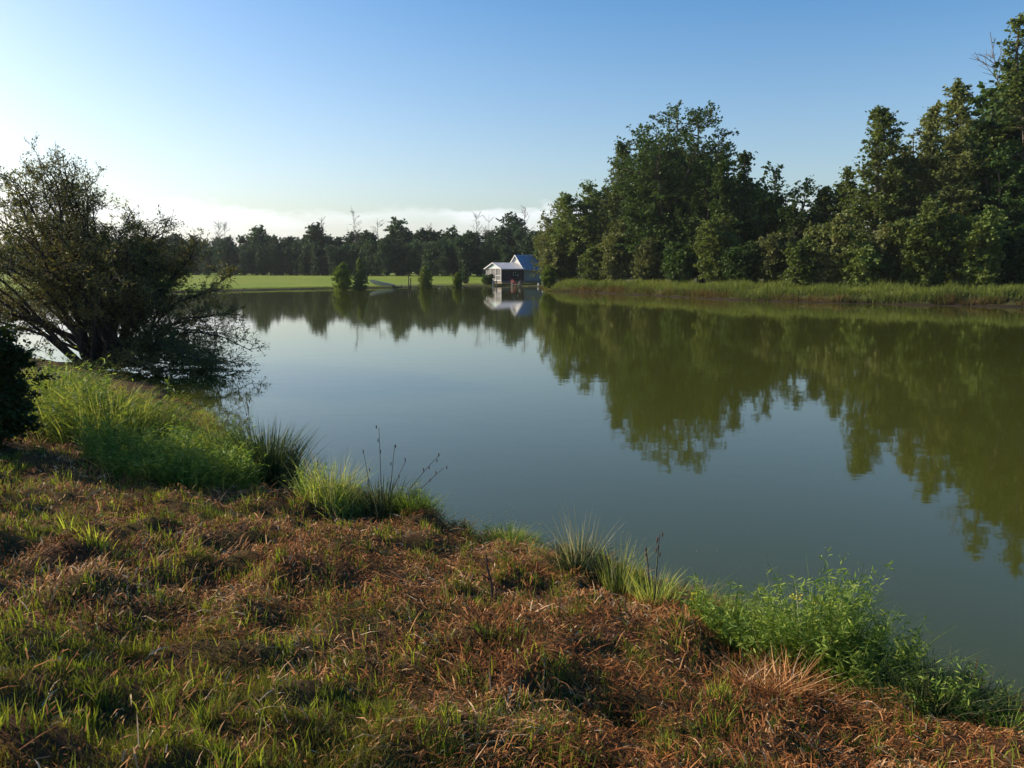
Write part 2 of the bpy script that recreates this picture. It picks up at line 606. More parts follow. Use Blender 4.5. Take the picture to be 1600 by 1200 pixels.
def height(x, y, detail=True):
    x = np.asarray(x, float)
    y = np.asarray(y, float)
    d = sdist(x, y)
    wn_ = 1 - smooth(26, 36, y)
    wr = smooth(0, 8, x) * smooth(20, 40, y) * (1 - smooth(106, 124, y))
    wn_ = np.clip(wn_ - wr, 0, 1)
    wle = 1 - wn_ - wr
    d = d + (vnoise(x * 1.9 + 50, y * 1.9, 0) * 0.50 + vnoise(x * 6 + 9, y * 6, 1) * 0.16) * wn_ + (vnoise(x * 0.5, y * 0.5, 2) * 0.9) * (1 - wn_)
    dp = np.clip(d, 0, None)
    # near bank: a low cut edge, then a steady slope up to where the camera stands
    zn = 0.20 * smooth(0, 0.28, dp) + 1.20 * np.clip((dp - 0.1) / 5.75, 0, 1) + 0.25 * smooth(7, 30, dp)
    zl = 0.36 * smooth(0, 1.2, dp) + 0.80 * smooth(0.5, 60, dp) - 0.22 * smooth(-30, -8, x) * smooth(120, 130, y) * (1 - smooth(160, 190, y))
    zr = 0.80 * smooth(0, 1.5, dp) + 0.30 * smooth(1.0, 5, dp) + 0.3 * smooth(8, 60, dp)
    z = zn * wn_ + zl * wle + zr * wr
    zu = -1.6 * smooth(0, 5, -d) - 0.05 * np.clip(-d, 0, 1)
    z = np.where(d > 0, z, zu)
    if detail:
        k = wn_ * smooth(0.0, 0.5, d) * (np.abs(x) < 30)
        z = z + k * (vnoise(x * 1.1, y * 1.1, 3) * 0.12 + vnoise(x * 3.0, y * 3.0, 4) * 0.12 + vnoise(x * 7.3, y * 7.3, 5) * 0.085)
        mm = np.zeros_like(z)
        for (a, b_, s, asp, h, th) in MOUNDS:
            u = (x - a) * math.cos(th) + (y - b_) * math.sin(th)
            v = -(x - a) * math.sin(th) + (y - b_) * math.cos(th)
            mm = np.maximum(mm, h * np.exp(-(u / s) ** 2 - (v / (s * asp)) ** 2))
        z = z + mm * k
        z = z + (1 - wn_) * (vnoise(x * 0.3, y * 0.3, 3) * 0.12) * smooth(1, 4, d)
    return z


def axis(pts):
    out = []
    for (a, b_, s) in pts:
        out += list(np.arange(a, b_, s))
    out.append(pts[-1][1])
    return np.array(out)


xs = axis([(-1500, -400, 110), (-400, -120, 14), (-120, -30, 3.0), (-30, -9.5, 0.5), (-9.5, 5.5, 0.09), (5.5, 12, 0.5), (12, 60, 1.0), (60, 120, 5), (120, 400, 20), (400, 1500, 110)])
ys = axis([(-400, -40, 30), (-40, -2, 2.0), (-2, 1.5, 0.3), (1.5, 13, 0.09), (13, 30, 0.5), (30, 62, 2.0), (62, 142, 1.0), (142, 300, 4), (300, 2000, 120)])
GX, GY = np.meshgrid(xs, ys, indexing='ij')
GZ = height(GX, GY)
GD = sdist(GX, GY)
nx, ny = GX.shape
idx = np.arange(nx * ny).reshape(nx, ny)
Q = np.stack([idx[:-1, :-1], idx[1:, :-1], idx[1:, 1:], idx[:-1, 1:]], -1).reshape(-1, 4)
V = np.stack([GX, GY, GZ], -1).reshape(-1, 3)
cx = V[Q].mean(1)
isn = cx[:, 1] < 30
isr = (~isn) & (cx[:, 0] > np.where(cx[:, 1] < 125, 4.0, 16.0))
isl = (~isn) & (~isr)


def submesh(name, sel, mat):
    q = Q[sel]
    u, inv = np.unique(q, return_inverse=True)
    o = mesh_np(name, V[u], inv.reshape(-1, 4), mat, shade=True)
    return tag(o, kind='structure')


submesh('ground', isn, M['g_near'])
submesh('field', isl, M['g_field'])
submesh('embankment', isr, M['g_bank'])
wx0, wx1, wy0, wy1 = -62, 95, -34, 146
o = mesh_np('water', [(wx0, wy0, 0), (wx1, wy0, 0), (wx1, wy1, 0), (wx0, wy1, 0)], np.array([[0, 1, 2, 3]]), M['water'])
tag(o, kind='structure')

# ------------------------------------------------------------------ trees


def tree_parts(seed, H, R, kind='oak', nbr=80, per=45, leaf=0.38, crown0=0.2, leaders=1, spread=0.45, rc=None, droop=0.0):
    """returns trunk (V,Q), crown (V,Q,v); base at the origin"""
    rs = np.random.RandomState(seed)
    tr = 0.018 * H + 0.03
    # leaders
    K = 7
    lead = []
    for i in range(leaders):
        az = 2 * np.pi * i / max(leaders, 1) + rs.uniform(-0.6, 0.6)
        off = 0 if leaders == 1 else R * spread * rs.uniform(0.6, 1.15)
        topz = H * (1.0 if i == 0 else rs.uniform(0.72, 0.97))
        if i == 0:
            off *= 0.5
        t = np.linspace(0, 1, K)
        bend = smooth(0.15, 0.9, t)
        p = np.stack([np.cos(az) * off * bend + rs.normal(0, 0.012 * H, K) * t, np.sin(az) * off * bend + rs.normal(0, 0.012 * H, K) * t, topz * t], 1)
        lead.append((p, topz))
    paths = [p for p, _ in lead]
    rad = [tr * (1 - 0.93 * np.linspace(0, 1, K)) + 0.01 for _ in lead]
    V1, Q1 = tubes_np(paths, rad, 7)
    # branches
    bp, br = [], []
    sp_, sr_ = [], []
    t3 = np.array([0, 1.0])
    clc, clr = [], []
    Rl = R if leaders == 1 else R * (1 - spread * 0.75)
    rc = rc or 0.13 * R + 0.25
    for i in range(nbr):
        li = rs.randint(leaders)
        p, topz = lead[li]
        t = (i + rs.rand()) / nbr
        if kind == 'cone':
            prof = (1 - t) ** 0.75 * 0.95 + 0.05
            prof *= min(1, 0.45 + 2.2 * t)
        elif kind == 'oval':
            prof = math.sin(math.pi * (0.12 + 0.86 * t)) ** 0.8
        elif kind == 'pine':
            prof = (1 - t) ** 0.6 * 0.9 + 0.12
        elif kind == 'bush':
            prof = math.sqrt(max(0.03, 1 - t ** 2.2)) * (0.8 + 0.2 * t)
        else:
            prof = math.sin(math.pi * (0.22 + 0.63 * t ** 0.9)) ** 0.7
        prof = max(prof, 0.06)
        zf = crown0 + (0.985 - crown0) * t
        s = zf * (K - 1)
        k0 = min(int(s), K - 2)
        st = p[k0] * (1 - (s - k0)) + p[k0 + 1] * (s - k0)
        az = i * 2.399 + rs.uniform(-0.5, 0.5)
        L = Rl * prof * rs.uniform(0.62, 1.18)
        up = math.radians(rs.uniform(5, 40)) * (1 if kind != 'pine' else 0.6)
        d = np.array([math.cos(az) * math.cos(up), math.sin(az) * math.cos(up), math.sin(up)])
        tt = np.linspace(0, 1, 5)
        q = st + d * (L * tt)[:, None]
        q[:, 2] -= droop * L * tt ** 2
        q += rs.normal(0, 0.03 * L, q.shape) * tt[:, None]
        q[:, 2] = np.maximum(q[:, 2], 0.08 * rs.rand() + 0.05)
        bp.append(q)
        br.append(np.maximum((0.012 * L + 0.012 * H * 0.2) * (1 - 0.85 * tt), 0.008))
        nt = max(3, int(round(L / (rc * 0.62))))
        for c in range(nt):
            f = 0.18 + 0.82 * (c + rs.rand()) / nt
            s2 = f * 4
            k1 = min(int(s2), 3)
            cp = q[k1] * (1 - (s2 - k1)) + q[k1 + 1] * (s2 - k1)
            d2 = unit(d * 0.6 + rs.normal(0, 0.75, 3) + np.array([0, 0, 0.25]))
            L2 = (0.34 * L * (1.15 - 0.6 * f) + rc * 0.8) * rs.uniform(0.5, 1.35)
            sp_.append(cp + d2 * (L2 * t3)[:, None])
            sr_.append(0.35 * np.maximum(0.012 * L * (1 - 0.85 * t3), 0.01))
            for g_ in (0.15, 0.5, 0.85, 1.0):
                clc.append(cp + d2 * L2 * g_)
                clr.append(rc * rs.uniform(0.22, 0.75) * (1.15 - 0.55 * g_))
    V2, Q2 = tubes_np(bp, br, 3)
    V3, Q3 = tubes_np(sp_, sr_, 3)
    tv = np.concatenate([V1, V2, V3])
    tq = np.concatenate([Q1, Q2 + len(V1), Q3 + len(V1) + len(V2)])
    clc = np.array(clc)
    clr = np.array(clr)
    nc = len(clc)
    n = nc * per
    ci = np.repeat(np.arange(nc), per)
    dirs = unit(rs.normal(size=(n, 3)))
    rad = np.abs(rs.normal(0, 0.75, n)) + 0.1
    c = clc[ci] + dirs * (clr[ci] * rad)[:, None] * np.array([1.15, 1.15, 0.75])
    c[:, 2] = np.maximum(c[:, 2], 0.06)
    LV, LQ = leaf_quads(rs, c, leaf, leaf * 0.62, up=0.35)
    cv = np.clip(0.5 + 0.9 * vnoise(clc[:, 0] * 0.5 + seed, clc[:, 2] * 0.6 + clc[:, 1] * 0.4, seed % 6) + rs.normal(0, 0.2, nc), 0, 1)
    v = np.clip(cv[ci] * 0.55 + rs.rand(n) * 0.45, 0, 1)
    return (tv, tq), (LV, LQ, np.repeat(v, 4))



def make_tree(name, loc, label, cat, parts, bark, leaf, group=None, rz=0.0, scale=1.0, cname='crown'):
    (tv, tq), (lv, lq, v) = parts
    e = empty(name, loc, label, cat, group, rz, scale)
    mesh_np('trunk', tv, tq, bark, e, shade=True)
    mesh_np(cname, lv, lq, leaf, e, attr=v)
    return e


def copy_thing(src, loc, rz=0.0, scale=1.0, label=None, group=None):
    c = src.copy()
    COL.objects.link(c)
    c.location = loc
    c.rotation_euler = (0, 0, rz)
    c.scale = (scale,) * 3 if isinstance(scale, (int, float)) else scale
    if label:
        c['label'] = label
    if group:
        c['group'] = group
    for ch in list(src.children):
        k = ch.copy()
        COL.objects.link(k)
        k.parent = c
        for g in ch.children:
            gg = g.copy()
            COL.objects.link(gg)
            gg.parent = k
    return c


def gz(x, y):
    return float(height(np.array([x]), np.array([y]), True)[0])


# px centre, py top, distance, half width px, kind, leaders, crown0, material, name, label
hero = [
    (1035, 176, 110, 96, 'oak', 6, 0.14, 'leaf_dark', 'broadleaf_tree', 'tallest broad dark green tree in the middle of the right wood'),
    (968, 222, 106, 44, 'cone', 1, 0.08, 'leaf_mid', 'broadleaf_tree', 'narrow paler tree with pointed top just left of the tallest broad tree'),
    (1105, 212, 110, 46, 'oak', 3, 0.15, 'leaf_dark', 'broadleaf_tree', 'very dark round topped tree touching the right side of the tallest broad tree'),
    (1146, 236, 104, 52, 'cone', 2, 0.1, 'leaf_dark', 'broadleaf_tree', 'dark tree with a small steep tip stepping down right of the tallest tree group'),
    (1195, 262, 106, 50, 'oak', 3, 0.12, 'leaf_dark', 'broadleaf_tree', 'dark tree with loose feathery top at the sloping end of the tall group'),
    (1240, 290, 112, 45, 'oak', 3, 0.1, 'leaf_dark', 'broadleaf_tree', 'low dark tree in the dip of the right skyline'),
    (905, 288, 112, 50, 'pine', 2, 0.35, 'leaf_mid', 'pine_tree', 'flat topped open tree left of the narrow pale tree'),
    (862, 326, 116, 40, 'oak', 3, 0.1, 'leaf_olive', 'broadleaf_tree', 'pale olive tree at the left end of the right wood behind the house'),
    (905, 345, 100, 55, 'oak', 3, 0.05, 'leaf_mid', 'broadleaf_tree', 'round mid green tree right of the small house, in front of the flat topped tree'),
    (1362, 168, 92, 62, 'cone', 1, 0.1, 'leaf_mid', 'broadleaf_tree', 'spire topped tree right of the dip in the right skyline'),
    (1300, 258, 96, 46, 'cone', 2, 0.08, 'leaf_mid', 'broadleaf_tree', 'small pointed tree just right of the skyline dip'),
    (1405, 205, 90, 44, 'oak', 3, 0.12, 'leaf_olive', 'broadleaf_tree', 'olive tree filling the gap between the two tall spires'),
    (1478, 126, 88, 58, 'cone', 1, 0.08, 'leaf_olive', 'broadleaf_tree', 'tall olive spire shaped tree, second tall one from the right edge'),
    (1440, 165, 90, 38, 'cone', 1, 0.1, 'leaf_olive', 'broadleaf_tree', 'slim pointed tree leaning against the left side of the tall olive spire'),
    (1600, -6, 78, 88, 'cone', 2, 0.1, 'leaf_mid', 'broadleaf_tree', 'huge tree cut by the right edge of the view, tallest of all'),
    (1560, 225, 80, 60, 'oak', 3, 0.08, 'leaf_dark', 'broadleaf_tree', 'dark tree low in front of the huge tree at the right edge'),
    (1700, 30, 76, 100, 'oak', 4, 0.1, 'leaf_mid', 'broadleaf_tree', 'tall broad tree standing right of the view edge'),
]
SHX = [840, 880, 944, 1037, 1110, 1178, 1250, 1319, 1450, 1600, 1760]
SHY = [122, 108, 102, 89, 81, 76, 73, 70, 67, 64, 60]
for i, (px, py, y, hw, kind, lead, c0, mat, nm, lab) in enumerate(hero):
    y = float(np.interp(px, SHX, SHY)) + {0: 15, 1: 19, 2: 17}[i % 3]
    x = X(px, y)
    g = gz(x, y)
    H = Z(py, y) - g
    Rr = hw / F * y * 1.02
    nbr = int((40 + H * 3.4 + Rr * 5) * (1.35 if lead == 6 else 1.0))
    prt = tree_parts(100 + i, H, Rr, kind, nbr=nbr, per=7, leaf=0.355, crown0=c0, leaders=lead, spread=0.5, rc=0.85)
    make_tree(nm, (x, y, g - 0.05), lab, 'tree', prt, M['bark'], M[mat], group='tall trees of the right wood')

# understorey along the foot of the wood: bushes and young trees
under = [
    (868, 372, 104, 36, 'leaf_olive', 'pale olive young tree behind the right end of the grey house wall'),
    (930, 385, 97, 34, 'leaf_mid', 'mid green rounded bush left of the lit bush at the wood edge'),
    (962, 345, 97, 42, 'leaf_olive', 'lit olive bush tree below the narrow pale tree'),
    (1012, 372, 93, 42, 'leaf_olive', 'pale leafy bush below the tallest tree, left of its middle'),
    (1062, 380, 91, 40, 'leaf_dark', 'dark bush below the tallest tree, right of its middle'),
    (1118, 340, 92, 50, 'leaf_mid', 'bright topped young tree below the dark stepping trees'),
    (1160, 385, 88, 40, 'leaf_dark', 'dark low bush below the skyline slope'),
    (1205, 365, 87, 46, 'leaf_olive', 'olive bush under the skyline dip on its left'),
    (1252, 375, 85, 44, 'leaf_mid', 'mid green bush under the skyline dip on its right'),
    (1300, 335, 86, 52, 'leaf_olive', 'tall olive bush in front of the spire topped tree'),
    (1345, 385, 80, 40, 'leaf_mid', 'rounded bush at the bank below the spire topped tree'),
    (1392, 350, 81, 46, 'leaf_olive', 'brownish olive bush below the gap between the two spires'),
    (1440, 310, 80, 56, 'leaf_mid', 'big round lit bush below the tall olive spire'),
    (1490, 385, 74, 46, 'leaf_olive', 'low olive bush right of the big round lit bush'),
    (1530, 325, 76, 54, 'leaf_mid', 'fresh green soft pine like bush left of the dark shaded corner'),
    (1590, 360, 74, 60, 'leaf_dark', 'dark bush in the shaded corner at the right edge'),
    (1660, 340, 72, 60, 'leaf_mid', 'mid green bush just outside the right edge'),
]
for i, (px, py, y, hw, mat, lab) in enumerate(under):
    y = float(np.interp(px, SHX, SHY)) + 8.5 + 1.5 * (i % 2)
    x = X(px, y)
    g = gz(x, y)
    H = Z(py, y) - g
    Rr = hw / F * y
    prt = tree_parts(300 + i, H, Rr, 'bush', nbr=int(70 + H * 8), per=8, leaf=0.32, crown0=0.03, leaders=3, spread=0.5, rc=0.62)
    make_tree('edge_bush', (x, y, g - 0.05), lab, 'bush', prt, M['bark'], M[mat], group='bushes along the foot of the wood')

# the wood behind the front row: shared variants
var = []
rsv = np.random.RandomState(5)
back = []
for i in range(48):
    px = rsv.uniform(850, 1760)
    y = rsv.uniform(22, 42) + np.interp(px, [850, 1037, 1319, 1600, 1760], [118, 90, 70, 64, 60])
    lim = np.interp(px, [850, 900, 960, 1030, 1100, 1180, 1240, 1300, 1360, 1420, 1480, 1520, 1560, 1600, 1760],
                    [345, 320, 275, 225, 240, 290, 305, 300, 235, 235, 200, 225, 170, 90, 70])
    back.append((px, y, lim + rsv.uniform(0, 40)))
for k in range(3):
    var.append(tree_parts(500 + k, 16, 5.5, 'oak', nbr=110, per=6, leaf=0.62, crown0=0.05, leaders=3, spread=0.5, rc=1.1))
protos = []
for i, (px, y, lim) in enumerate(back):
    x = X(px, y)
    g = gz(x, y)
    H = Z(lim, y) - g
    s = H / 16
    lab = 'dark tree standing deeper in the right wood behind the front trees'
    sc = (s * rsv.uniform(0.85, 1.15),) * 2 + (s,)
    if i < 3:
        e = make_tree('broadleaf_tree', (x, y, g), lab, 'tree', var[i], M['bark'], M['leaf_dark'], group='trees deeper in the right wood', rz=rsv.uniform(0, 6), scale=sc)
        protos.append(e)
    else:
        copy_thing(protos[i % 3], (x, y, g), rsv.uniform(0, 6), sc)

# far tree line beyond the field
fv = [tree_parts(600, 12, 3.6, 'oval', nbr=90, per=7, leaf=0.52, crown0=0.03, rc=0.9),
      tree_parts(601, 12, 4.4, 'oak', nbr=90, per=7, leaf=0.55, crown0=0.03, leaders=3, rc=1.0),
      tree_parts(602, 12, 3.8, 'bush', nbr=95, per=7, leaf=0.50, crown0=0.02, leaders=2, rc=0.9),
      tree_parts(603, 12, 3.0, 'cone', nbr=80, per=7, leaf=0.48, crown0=0.02, rc=0.8),
      tree_parts(604, 12, 3.0, 'oak', nbr=50, per=5, leaf=0.50, crown0=0.5, leaders=2, rc=0.7)]
fproto = {}
LX = [-330, -200, -94, -7.7, 14, 40, 120]
LY = [330, 285, 236, 192, 178, 165, 160]


def far_tree(k, x, y, H, lab, grp, wide=1.0):
    g = gz(x, y)
    s = H / 12
    sc = (s * wide, s * wide, s)
    rz = random.uniform(0, 6.28)
    if k not in fproto:
        fproto[k] = make_tree('woodland_tree', (x, y, g), lab, 'tree', fv[k], M['bark'], M['leaf_far'], group=grp, rz=rz, scale=sc)
        return fproto[k]
    return copy_thing(fproto[k], (x, y, g), rz, sc, lab, grp)


x = -185.0
i = 0
while x < 24:
    y = float(np.interp(x, LX, LY)) + random.uniform(-3, 3)
    far_tree(random.choice([0, 1, 2, 1, 2]), x, y, random.uniform(7.0, 9.4), 'dark green tree in the unbroken front row of the wood beyond the field', 'front row of the wood beyond the field')
    x += random.uniform(2.0, 3.1)
x = -190.0
while x < 30:
    y = float(np.interp(x, LX, LY)) + random.uniform(9, 26)
    far_tree(random.choice([0, 1, 2, 1]), x, y, random.uniform(10.6, 12.2), 'taller tree of the wood beyond the field, rising behind its front row', 'back rows of the wood beyond the field', 1.05)
    x += random.uniform(2.4, 3.8)
for px, py, lab in ((620, 342, 'lone tall leafy tree standing highest out of the wood beyond the field'),
                    (575, 362, 'rounded leafy crown beside the tall bare tree above the far wood'),
                    (498, 350, 'slim dark leafy top over the far wood left of the bare tree'),
                    (410, 354, 'small leafy top above the left part of the far wood'),
                    (797, 335, 'tall dark leafy top of the far wood just left of the right wood'),
                    (735, 362, 'leafy top of the far wood left of the pale bare stems')):
    y = 232 - (px - 400) * 0.06
    x = X(px, y)
    e = far_tree(4, x, y, Z(py, y) - gz(x, y), lab, 'tops standing out of the far wood', 1.1)


def bare_tree(seed, H, R, nb=16):
    rs = np.random.RandomState(seed)
    t = np.linspace(0, 1, 6)
    trunk = np.stack([rs.normal(0, 0.01 * H, 6) * t, rs.normal(0, 0.01 * H, 6) * t, H * t], 1)
    V1, Q1 = tubes_np([trunk], [0.10 * (1 - 0.8 * t) + 0.015], 6)
    bp, br = [], []
    for i in range(nb):
        f = rs.uniform(0.4, 0.97)
        st = trunk[min(int(f * 5), 4)] * (1 - (f * 5) % 1) + trunk[min(int(f * 5) + 1, 5)] * ((f * 5) % 1)
        az = i * 2.4
        L = R * rs.uniform(0.5, 1.1) * (1.3 - f)
        up = rs.uniform(0.5, 1.1)
        d = np.array([math.cos(az) * math.cos(up), math.sin(az) * math.cos(up), math.sin(up)])
        tt = np.linspace(0, 1, 5)
        q = st + d * (L * tt)[:, None] + rs.normal(0, 0.04 * L, (5, 3)) * tt[:, None]
        bp.append(q)
        br.append(0.05 * (1 - 0.6 * tt))
        for j in range(4):
            k = rs.randint(1, 4)
            d2 = unit(d + rs.normal(0, 0.5, 3))
            d2[2] = abs(d2[2])
            bp.append(q[k] + d2 * (L * 0.45 * tt)[:, None])
            br.append(0.03 * (1 - 0.5 * tt))
    V2, Q2 = tubes_np(bp, br, 4)
    return np.concatenate([V1, V2]), np.concatenate([Q1, Q2 + len(V1)])


bares = [(557, 338, 'tall bare grey tree with forked crown above the middle of the far wood'),
         (505, 348, 'bare twiggy tree above the far wood between two leafy tops'),
         (592, 350, 'thin bare stem left of the lone tall leafy tree'),
         (345, 352, 'bare thin tree at the left end of the visible far wood'),
         (355, 356, 'second thin bare tree just right of the leftmost bare one'),
         (670, 362, 'short bare top right of the lone tall leafy tree'),
         (745, 343, 'pale bare stem, leftmost of the three before the right wood'),
         (765, 345, 'pale bare forked stem, middle of the three before the right wood'),
         (820, 333, 'pale bare stem, nearest the right wood')]
for i, (px, py, lab) in enumerate(bares):
    y = 236 - (px - 400) * 0.07
    x = X(px, y)
    g = gz(x, y)
    tv, tq = bare_tree(700 + i, Z(py, y) - g + 1.5, 5.0, 22)
    o = mesh_np('bare_tree', tv, tq, M['bark_grey'], None, shade=True, loc=(x, y, g))
    tag(o, lab, 'tree', 'bare trees above the far wood')
# bare leaning limb of a dead tree beside the huge right tree
y = 90
x0 = X(1600, y)
g = gz(x0, y)
tv, tq = bare_tree(733, Z(40, y) - g, 6.0, 26)
o = mesh_np('dead_tree', tv, tq, M['bark_grey'], None, shade=True, loc=(x0, y, g))
o.rotation_euler = (0, R_(-13), 0)
tag(o, 'dead leafless tree leaning left out of the huge tree at the right edge', 'tree')

# little round trees on the field shore
little = [(535, 413, 449.5, 13, 'oval', 'leaf_bright', 'leftmost little round tree on the far grassy shore'),
          (563, 405, 449.5, 13, 'cone', 'leaf_mid', 'taller little tree just left of the beached boat'),
          (665, 417, 447.5, 9.5, 'oval', 'leaf_mid', 'slim little tree right of the small dock'),
          (715, 427, 446.5, 6.5, 'oval', 'leaf_bright', 'smallest little tree on the far shore, left of the house')]
for i, (px, py, pb, hw, kind, mat, lab) in enumerate(little):
    bx, by = P(px, pb, 0.30)
    g = gz(bx, by)
    prt = tree_parts(800 + i, Z(py, by) - g, hw * 1.1 / F * by, kind, nbr=100, per=8, leaf=0.20, crown0=0.10, rc=0.30)
    make_tree('little_tree', (bx, by, g), lab, 'tree', prt, M['bark'], M[mat], group='little trees on the far shore')
bx, by = P(857, 449, 0.4)
prt = tree_parts(820, Z(417, 112) - gz(X(857, 112), 112), 1.0, 'oval', nbr=90, per=6, leaf=0.22, crown0=0.03, rc=0.34)
make_tree('willow_bush', (X(857, 112), 112, gz(X(857, 112), 112)), 'bright green upright bush at the tip of the bank beside the house', 'bush', prt, M['bark'], M['leaf_bright'])

# ------------------------------------------------------------------ the lake house
HY = 143.0
hx, hy = X(784, HY), HY                       # front left corner of the porch
hg = 0.80
TH = R_(35)
house = empty('lake_house', (hx, hy, hg), 'small lake house with white roofed screened porch and steep roof tinted blue grey with sky sheen', 'house', rz=TH)
PL, D, ML = 4.9, 4.9, 7.0                     # porch length, depth, main length
EH, PR, MR = 2.35, 0.95, 2.35                 # eave height, porch rise, main rise
# floor slab
mb = MB()
mb.box(-0.1, PL + ML + 0.1, -0.1, D + 0.1, -0.4, 0.06)
mb.build('foundation', M['wood_grey'], house)
# porch front: brown boards
bw_ = PL / 20
first = None
for k in range(20):
    if first is None:
        mb = MB()
        mb.box(0.0, bw_ - 0.02, 0, 0.06, 0.06, EH)
        first = mb.build('board', M['brown_board'], house)
    else:
        c = first.copy()
        COL.objects.link(c)
        c.parent = house
        c.location = (k * bw_, 0.0 if k % 2 else 0.012, 0)
mb = MB()
mb.box(0.05, PL - 0.05, 0.07, 0.14, 0.06, EH)
mb.build('wall', M['brown_board'], house)
# window and basin in the brown wall
w = MB()
w.box(2.45, 3.05, -0.05, -0.012, 1.0, 1.6)
win = w.build('window', M['white'], house)
w = MB()
w.box(2.52, 2.98, -0.062, -0.052, 1.07, 1.53)
w.build('pane', M['dark'], win)
w = MB()
w.tube([(3.45, -0.04, 1.05), (3.45, -0.07, 1.05)], [0.17, 0.17], 14)
w.build('lifebuoy', M['white'], house)
# porch end: posts, rail, screens
for k in range(4):
    mb = MB()
    yy = k * (D - 0.12) / 3
    mb.box(-0.14, -0.02, yy, yy + 0.12, 0.06, EH)
    mb.build('post', M['white'], house)
for nm, z0, z1 in (('rail', 0.95, 1.05), ('sill', 0.06, 0.2), ('header', EH - 0.16, EH - 0.003)):
    mb = MB()
    mb.box(-0.115, -0.045, 0.123, D - 0.123, z0, z1)
    mb.build(nm, M['white'], house)
for k in range(3):
    mb = MB()
    yy = k * (D - 0.12) / 3
    mb.box(-0.035, -0.028, yy + 0.13, yy + (D - 0.12) / 3 - 0.01, 0.21, EH - 0.18)
    mb.build('screen', M['screen'], house)


def gable(x, y0, y1, z0, rise, th):
    m_ = MB()
    ym = (y0 + y1) / 2
    m_.add([(x, y0, z0), (x, y1, z0), (x, ym, z0 + rise), (x + th, y0, z0), (x + th, y1, z0), (x + th, ym, z0 + rise)],
           [(0, 2, 1), (3, 4, 5), (0, 1, 4, 3), (1, 2, 5, 4), (2, 0, 3, 5)])
    return m_


gable(-0.06, 0, D, EH, PR, 0.08).build('gable', M['gable'], house)


def roof(x0, x1, rise, over, eave, mat, nm, zlift=0.0):
    """two slopes with standing seams, each slope a part"""
    sl = rise / (D / 2)
    for s, nm2 in ((0, nm), (1, nm)):
        m_ = MB()
        ye = -eave
        ze = EH - eave * sl + zlift
        yr = D / 2
        zr = EH + rise + zlift

        def yy(y):
            return y if s == 0 else D - y
        t = 0.06
        vs = [(x0 - over, yy(ye), ze), (x1 + over, yy(ye), ze), (x1 + over, yy(yr), zr), (x0 - over, yy(yr), zr)]
        vs += [(a, b_, c - t) for a, b_, c in vs]
        m_.add(vs, [(0, 1, 2, 3), (4, 7, 6, 5), (0, 4, 5, 1), (1, 5, 6, 2), (2, 6, 7, 3), (3, 7, 4, 0)])
        r = m_.build(nm2, mat, house)
        q = MB()
        nS = int((x1 - x0 + 2 * over) / 0.45)
        for i in range(nS + 1):
            xx = x0 - over + 0.02 + i * (x1 - x0 + 2 * over - 0.04) / nS
            q.beam((xx, yy(ye), ze + 0.017), (xx, yy(yr - 0.02), zr + 0.016), 0.03, 0.03)
        q.build('seam', mat, r)
        b2 = MB()                              # barge board on the gable end
        b2.beam((x0 - over - 0.022, yy(ye), ze - 0.05), (x0 - over - 0.022, yy(yr), zr - 0.05), 0.04, 0.18)
        b2.build('barge_board', M['white'], r)
        f = MB()
        f.box(x0 - over + 0.01, x1 + over - 0.01, yy(ye) - 0.025 if s == 0 else yy(ye) + 0.003, yy(ye) - 0.003 if s == 0 else yy(ye) + 0.025, ze - 0.2, ze - 0.005)
        f.build('fascia', M['white'] if mat == M['metal_roof'] else M['grey_siding'], r)


roof(0, PL - 0.38, PR, 0.35, 0.38, M['metal_roof'], 'porch_roof')
roof(PL, PL + ML, MR, 0.32, 0.36, M['sky_sheen_roof'], 'roof', 0.01)
gable(PL + 0.02, 0.02, D - 0.02, EH, MR - 0.03, 0.06).build('gable', M['white'], house)
mb = MB()
mb.box(PL + 0.02, PL + ML, 0.02, 0.12, 0.06, EH)
mb.box(PL + 0.02, PL + 0.12, 0.123, D - 0.123, 0.06, EH)
mb.box(PL + ML - 0.1, PL + ML, 0.123, D - 0.123, 0.06, EH)
mb.box(PL + 0.02, PL + ML, D - 0.12, D - 0.02, 0.06, EH)
mb.build('wall', M['grey_siding'], house)
sdm = None
for k in range(11):                            # lapped siding on the long grey wall
    if sdm is None:
        mb = MB()
        mb.add([(PL + 0.03, -0.02, 0.1), (PL + ML, -0.02, 0.1), (PL + ML, 0.004, 0.3), (PL + 0.03, 0.004, 0.3), (PL + 0.03, 0.019, 0.1), (PL + ML, 0.019, 0.1), (PL + ML, 0.019, 0.3), (PL + 0.03, 0.019, 0.3)],
               [(0, 1, 2, 3), (7, 6, 5, 4), (0, 4, 5, 1), (3, 2, 6, 7), (0, 3, 7, 4), (1, 5, 6, 2)])
        sdm = mb.build('siding_board', M['grey_siding'], house)
    else:
        c = sdm.copy()
        COL.objects.link(c)
        c.parent = house
        c.location = (0, 0, 0.201 * k)


def hp(u, v):
    """house coordinates to world"""
    return hx + u * math.cos(TH) - v * math.sin(TH), hy + u * math.sin(TH) + v * math.cos(TH)


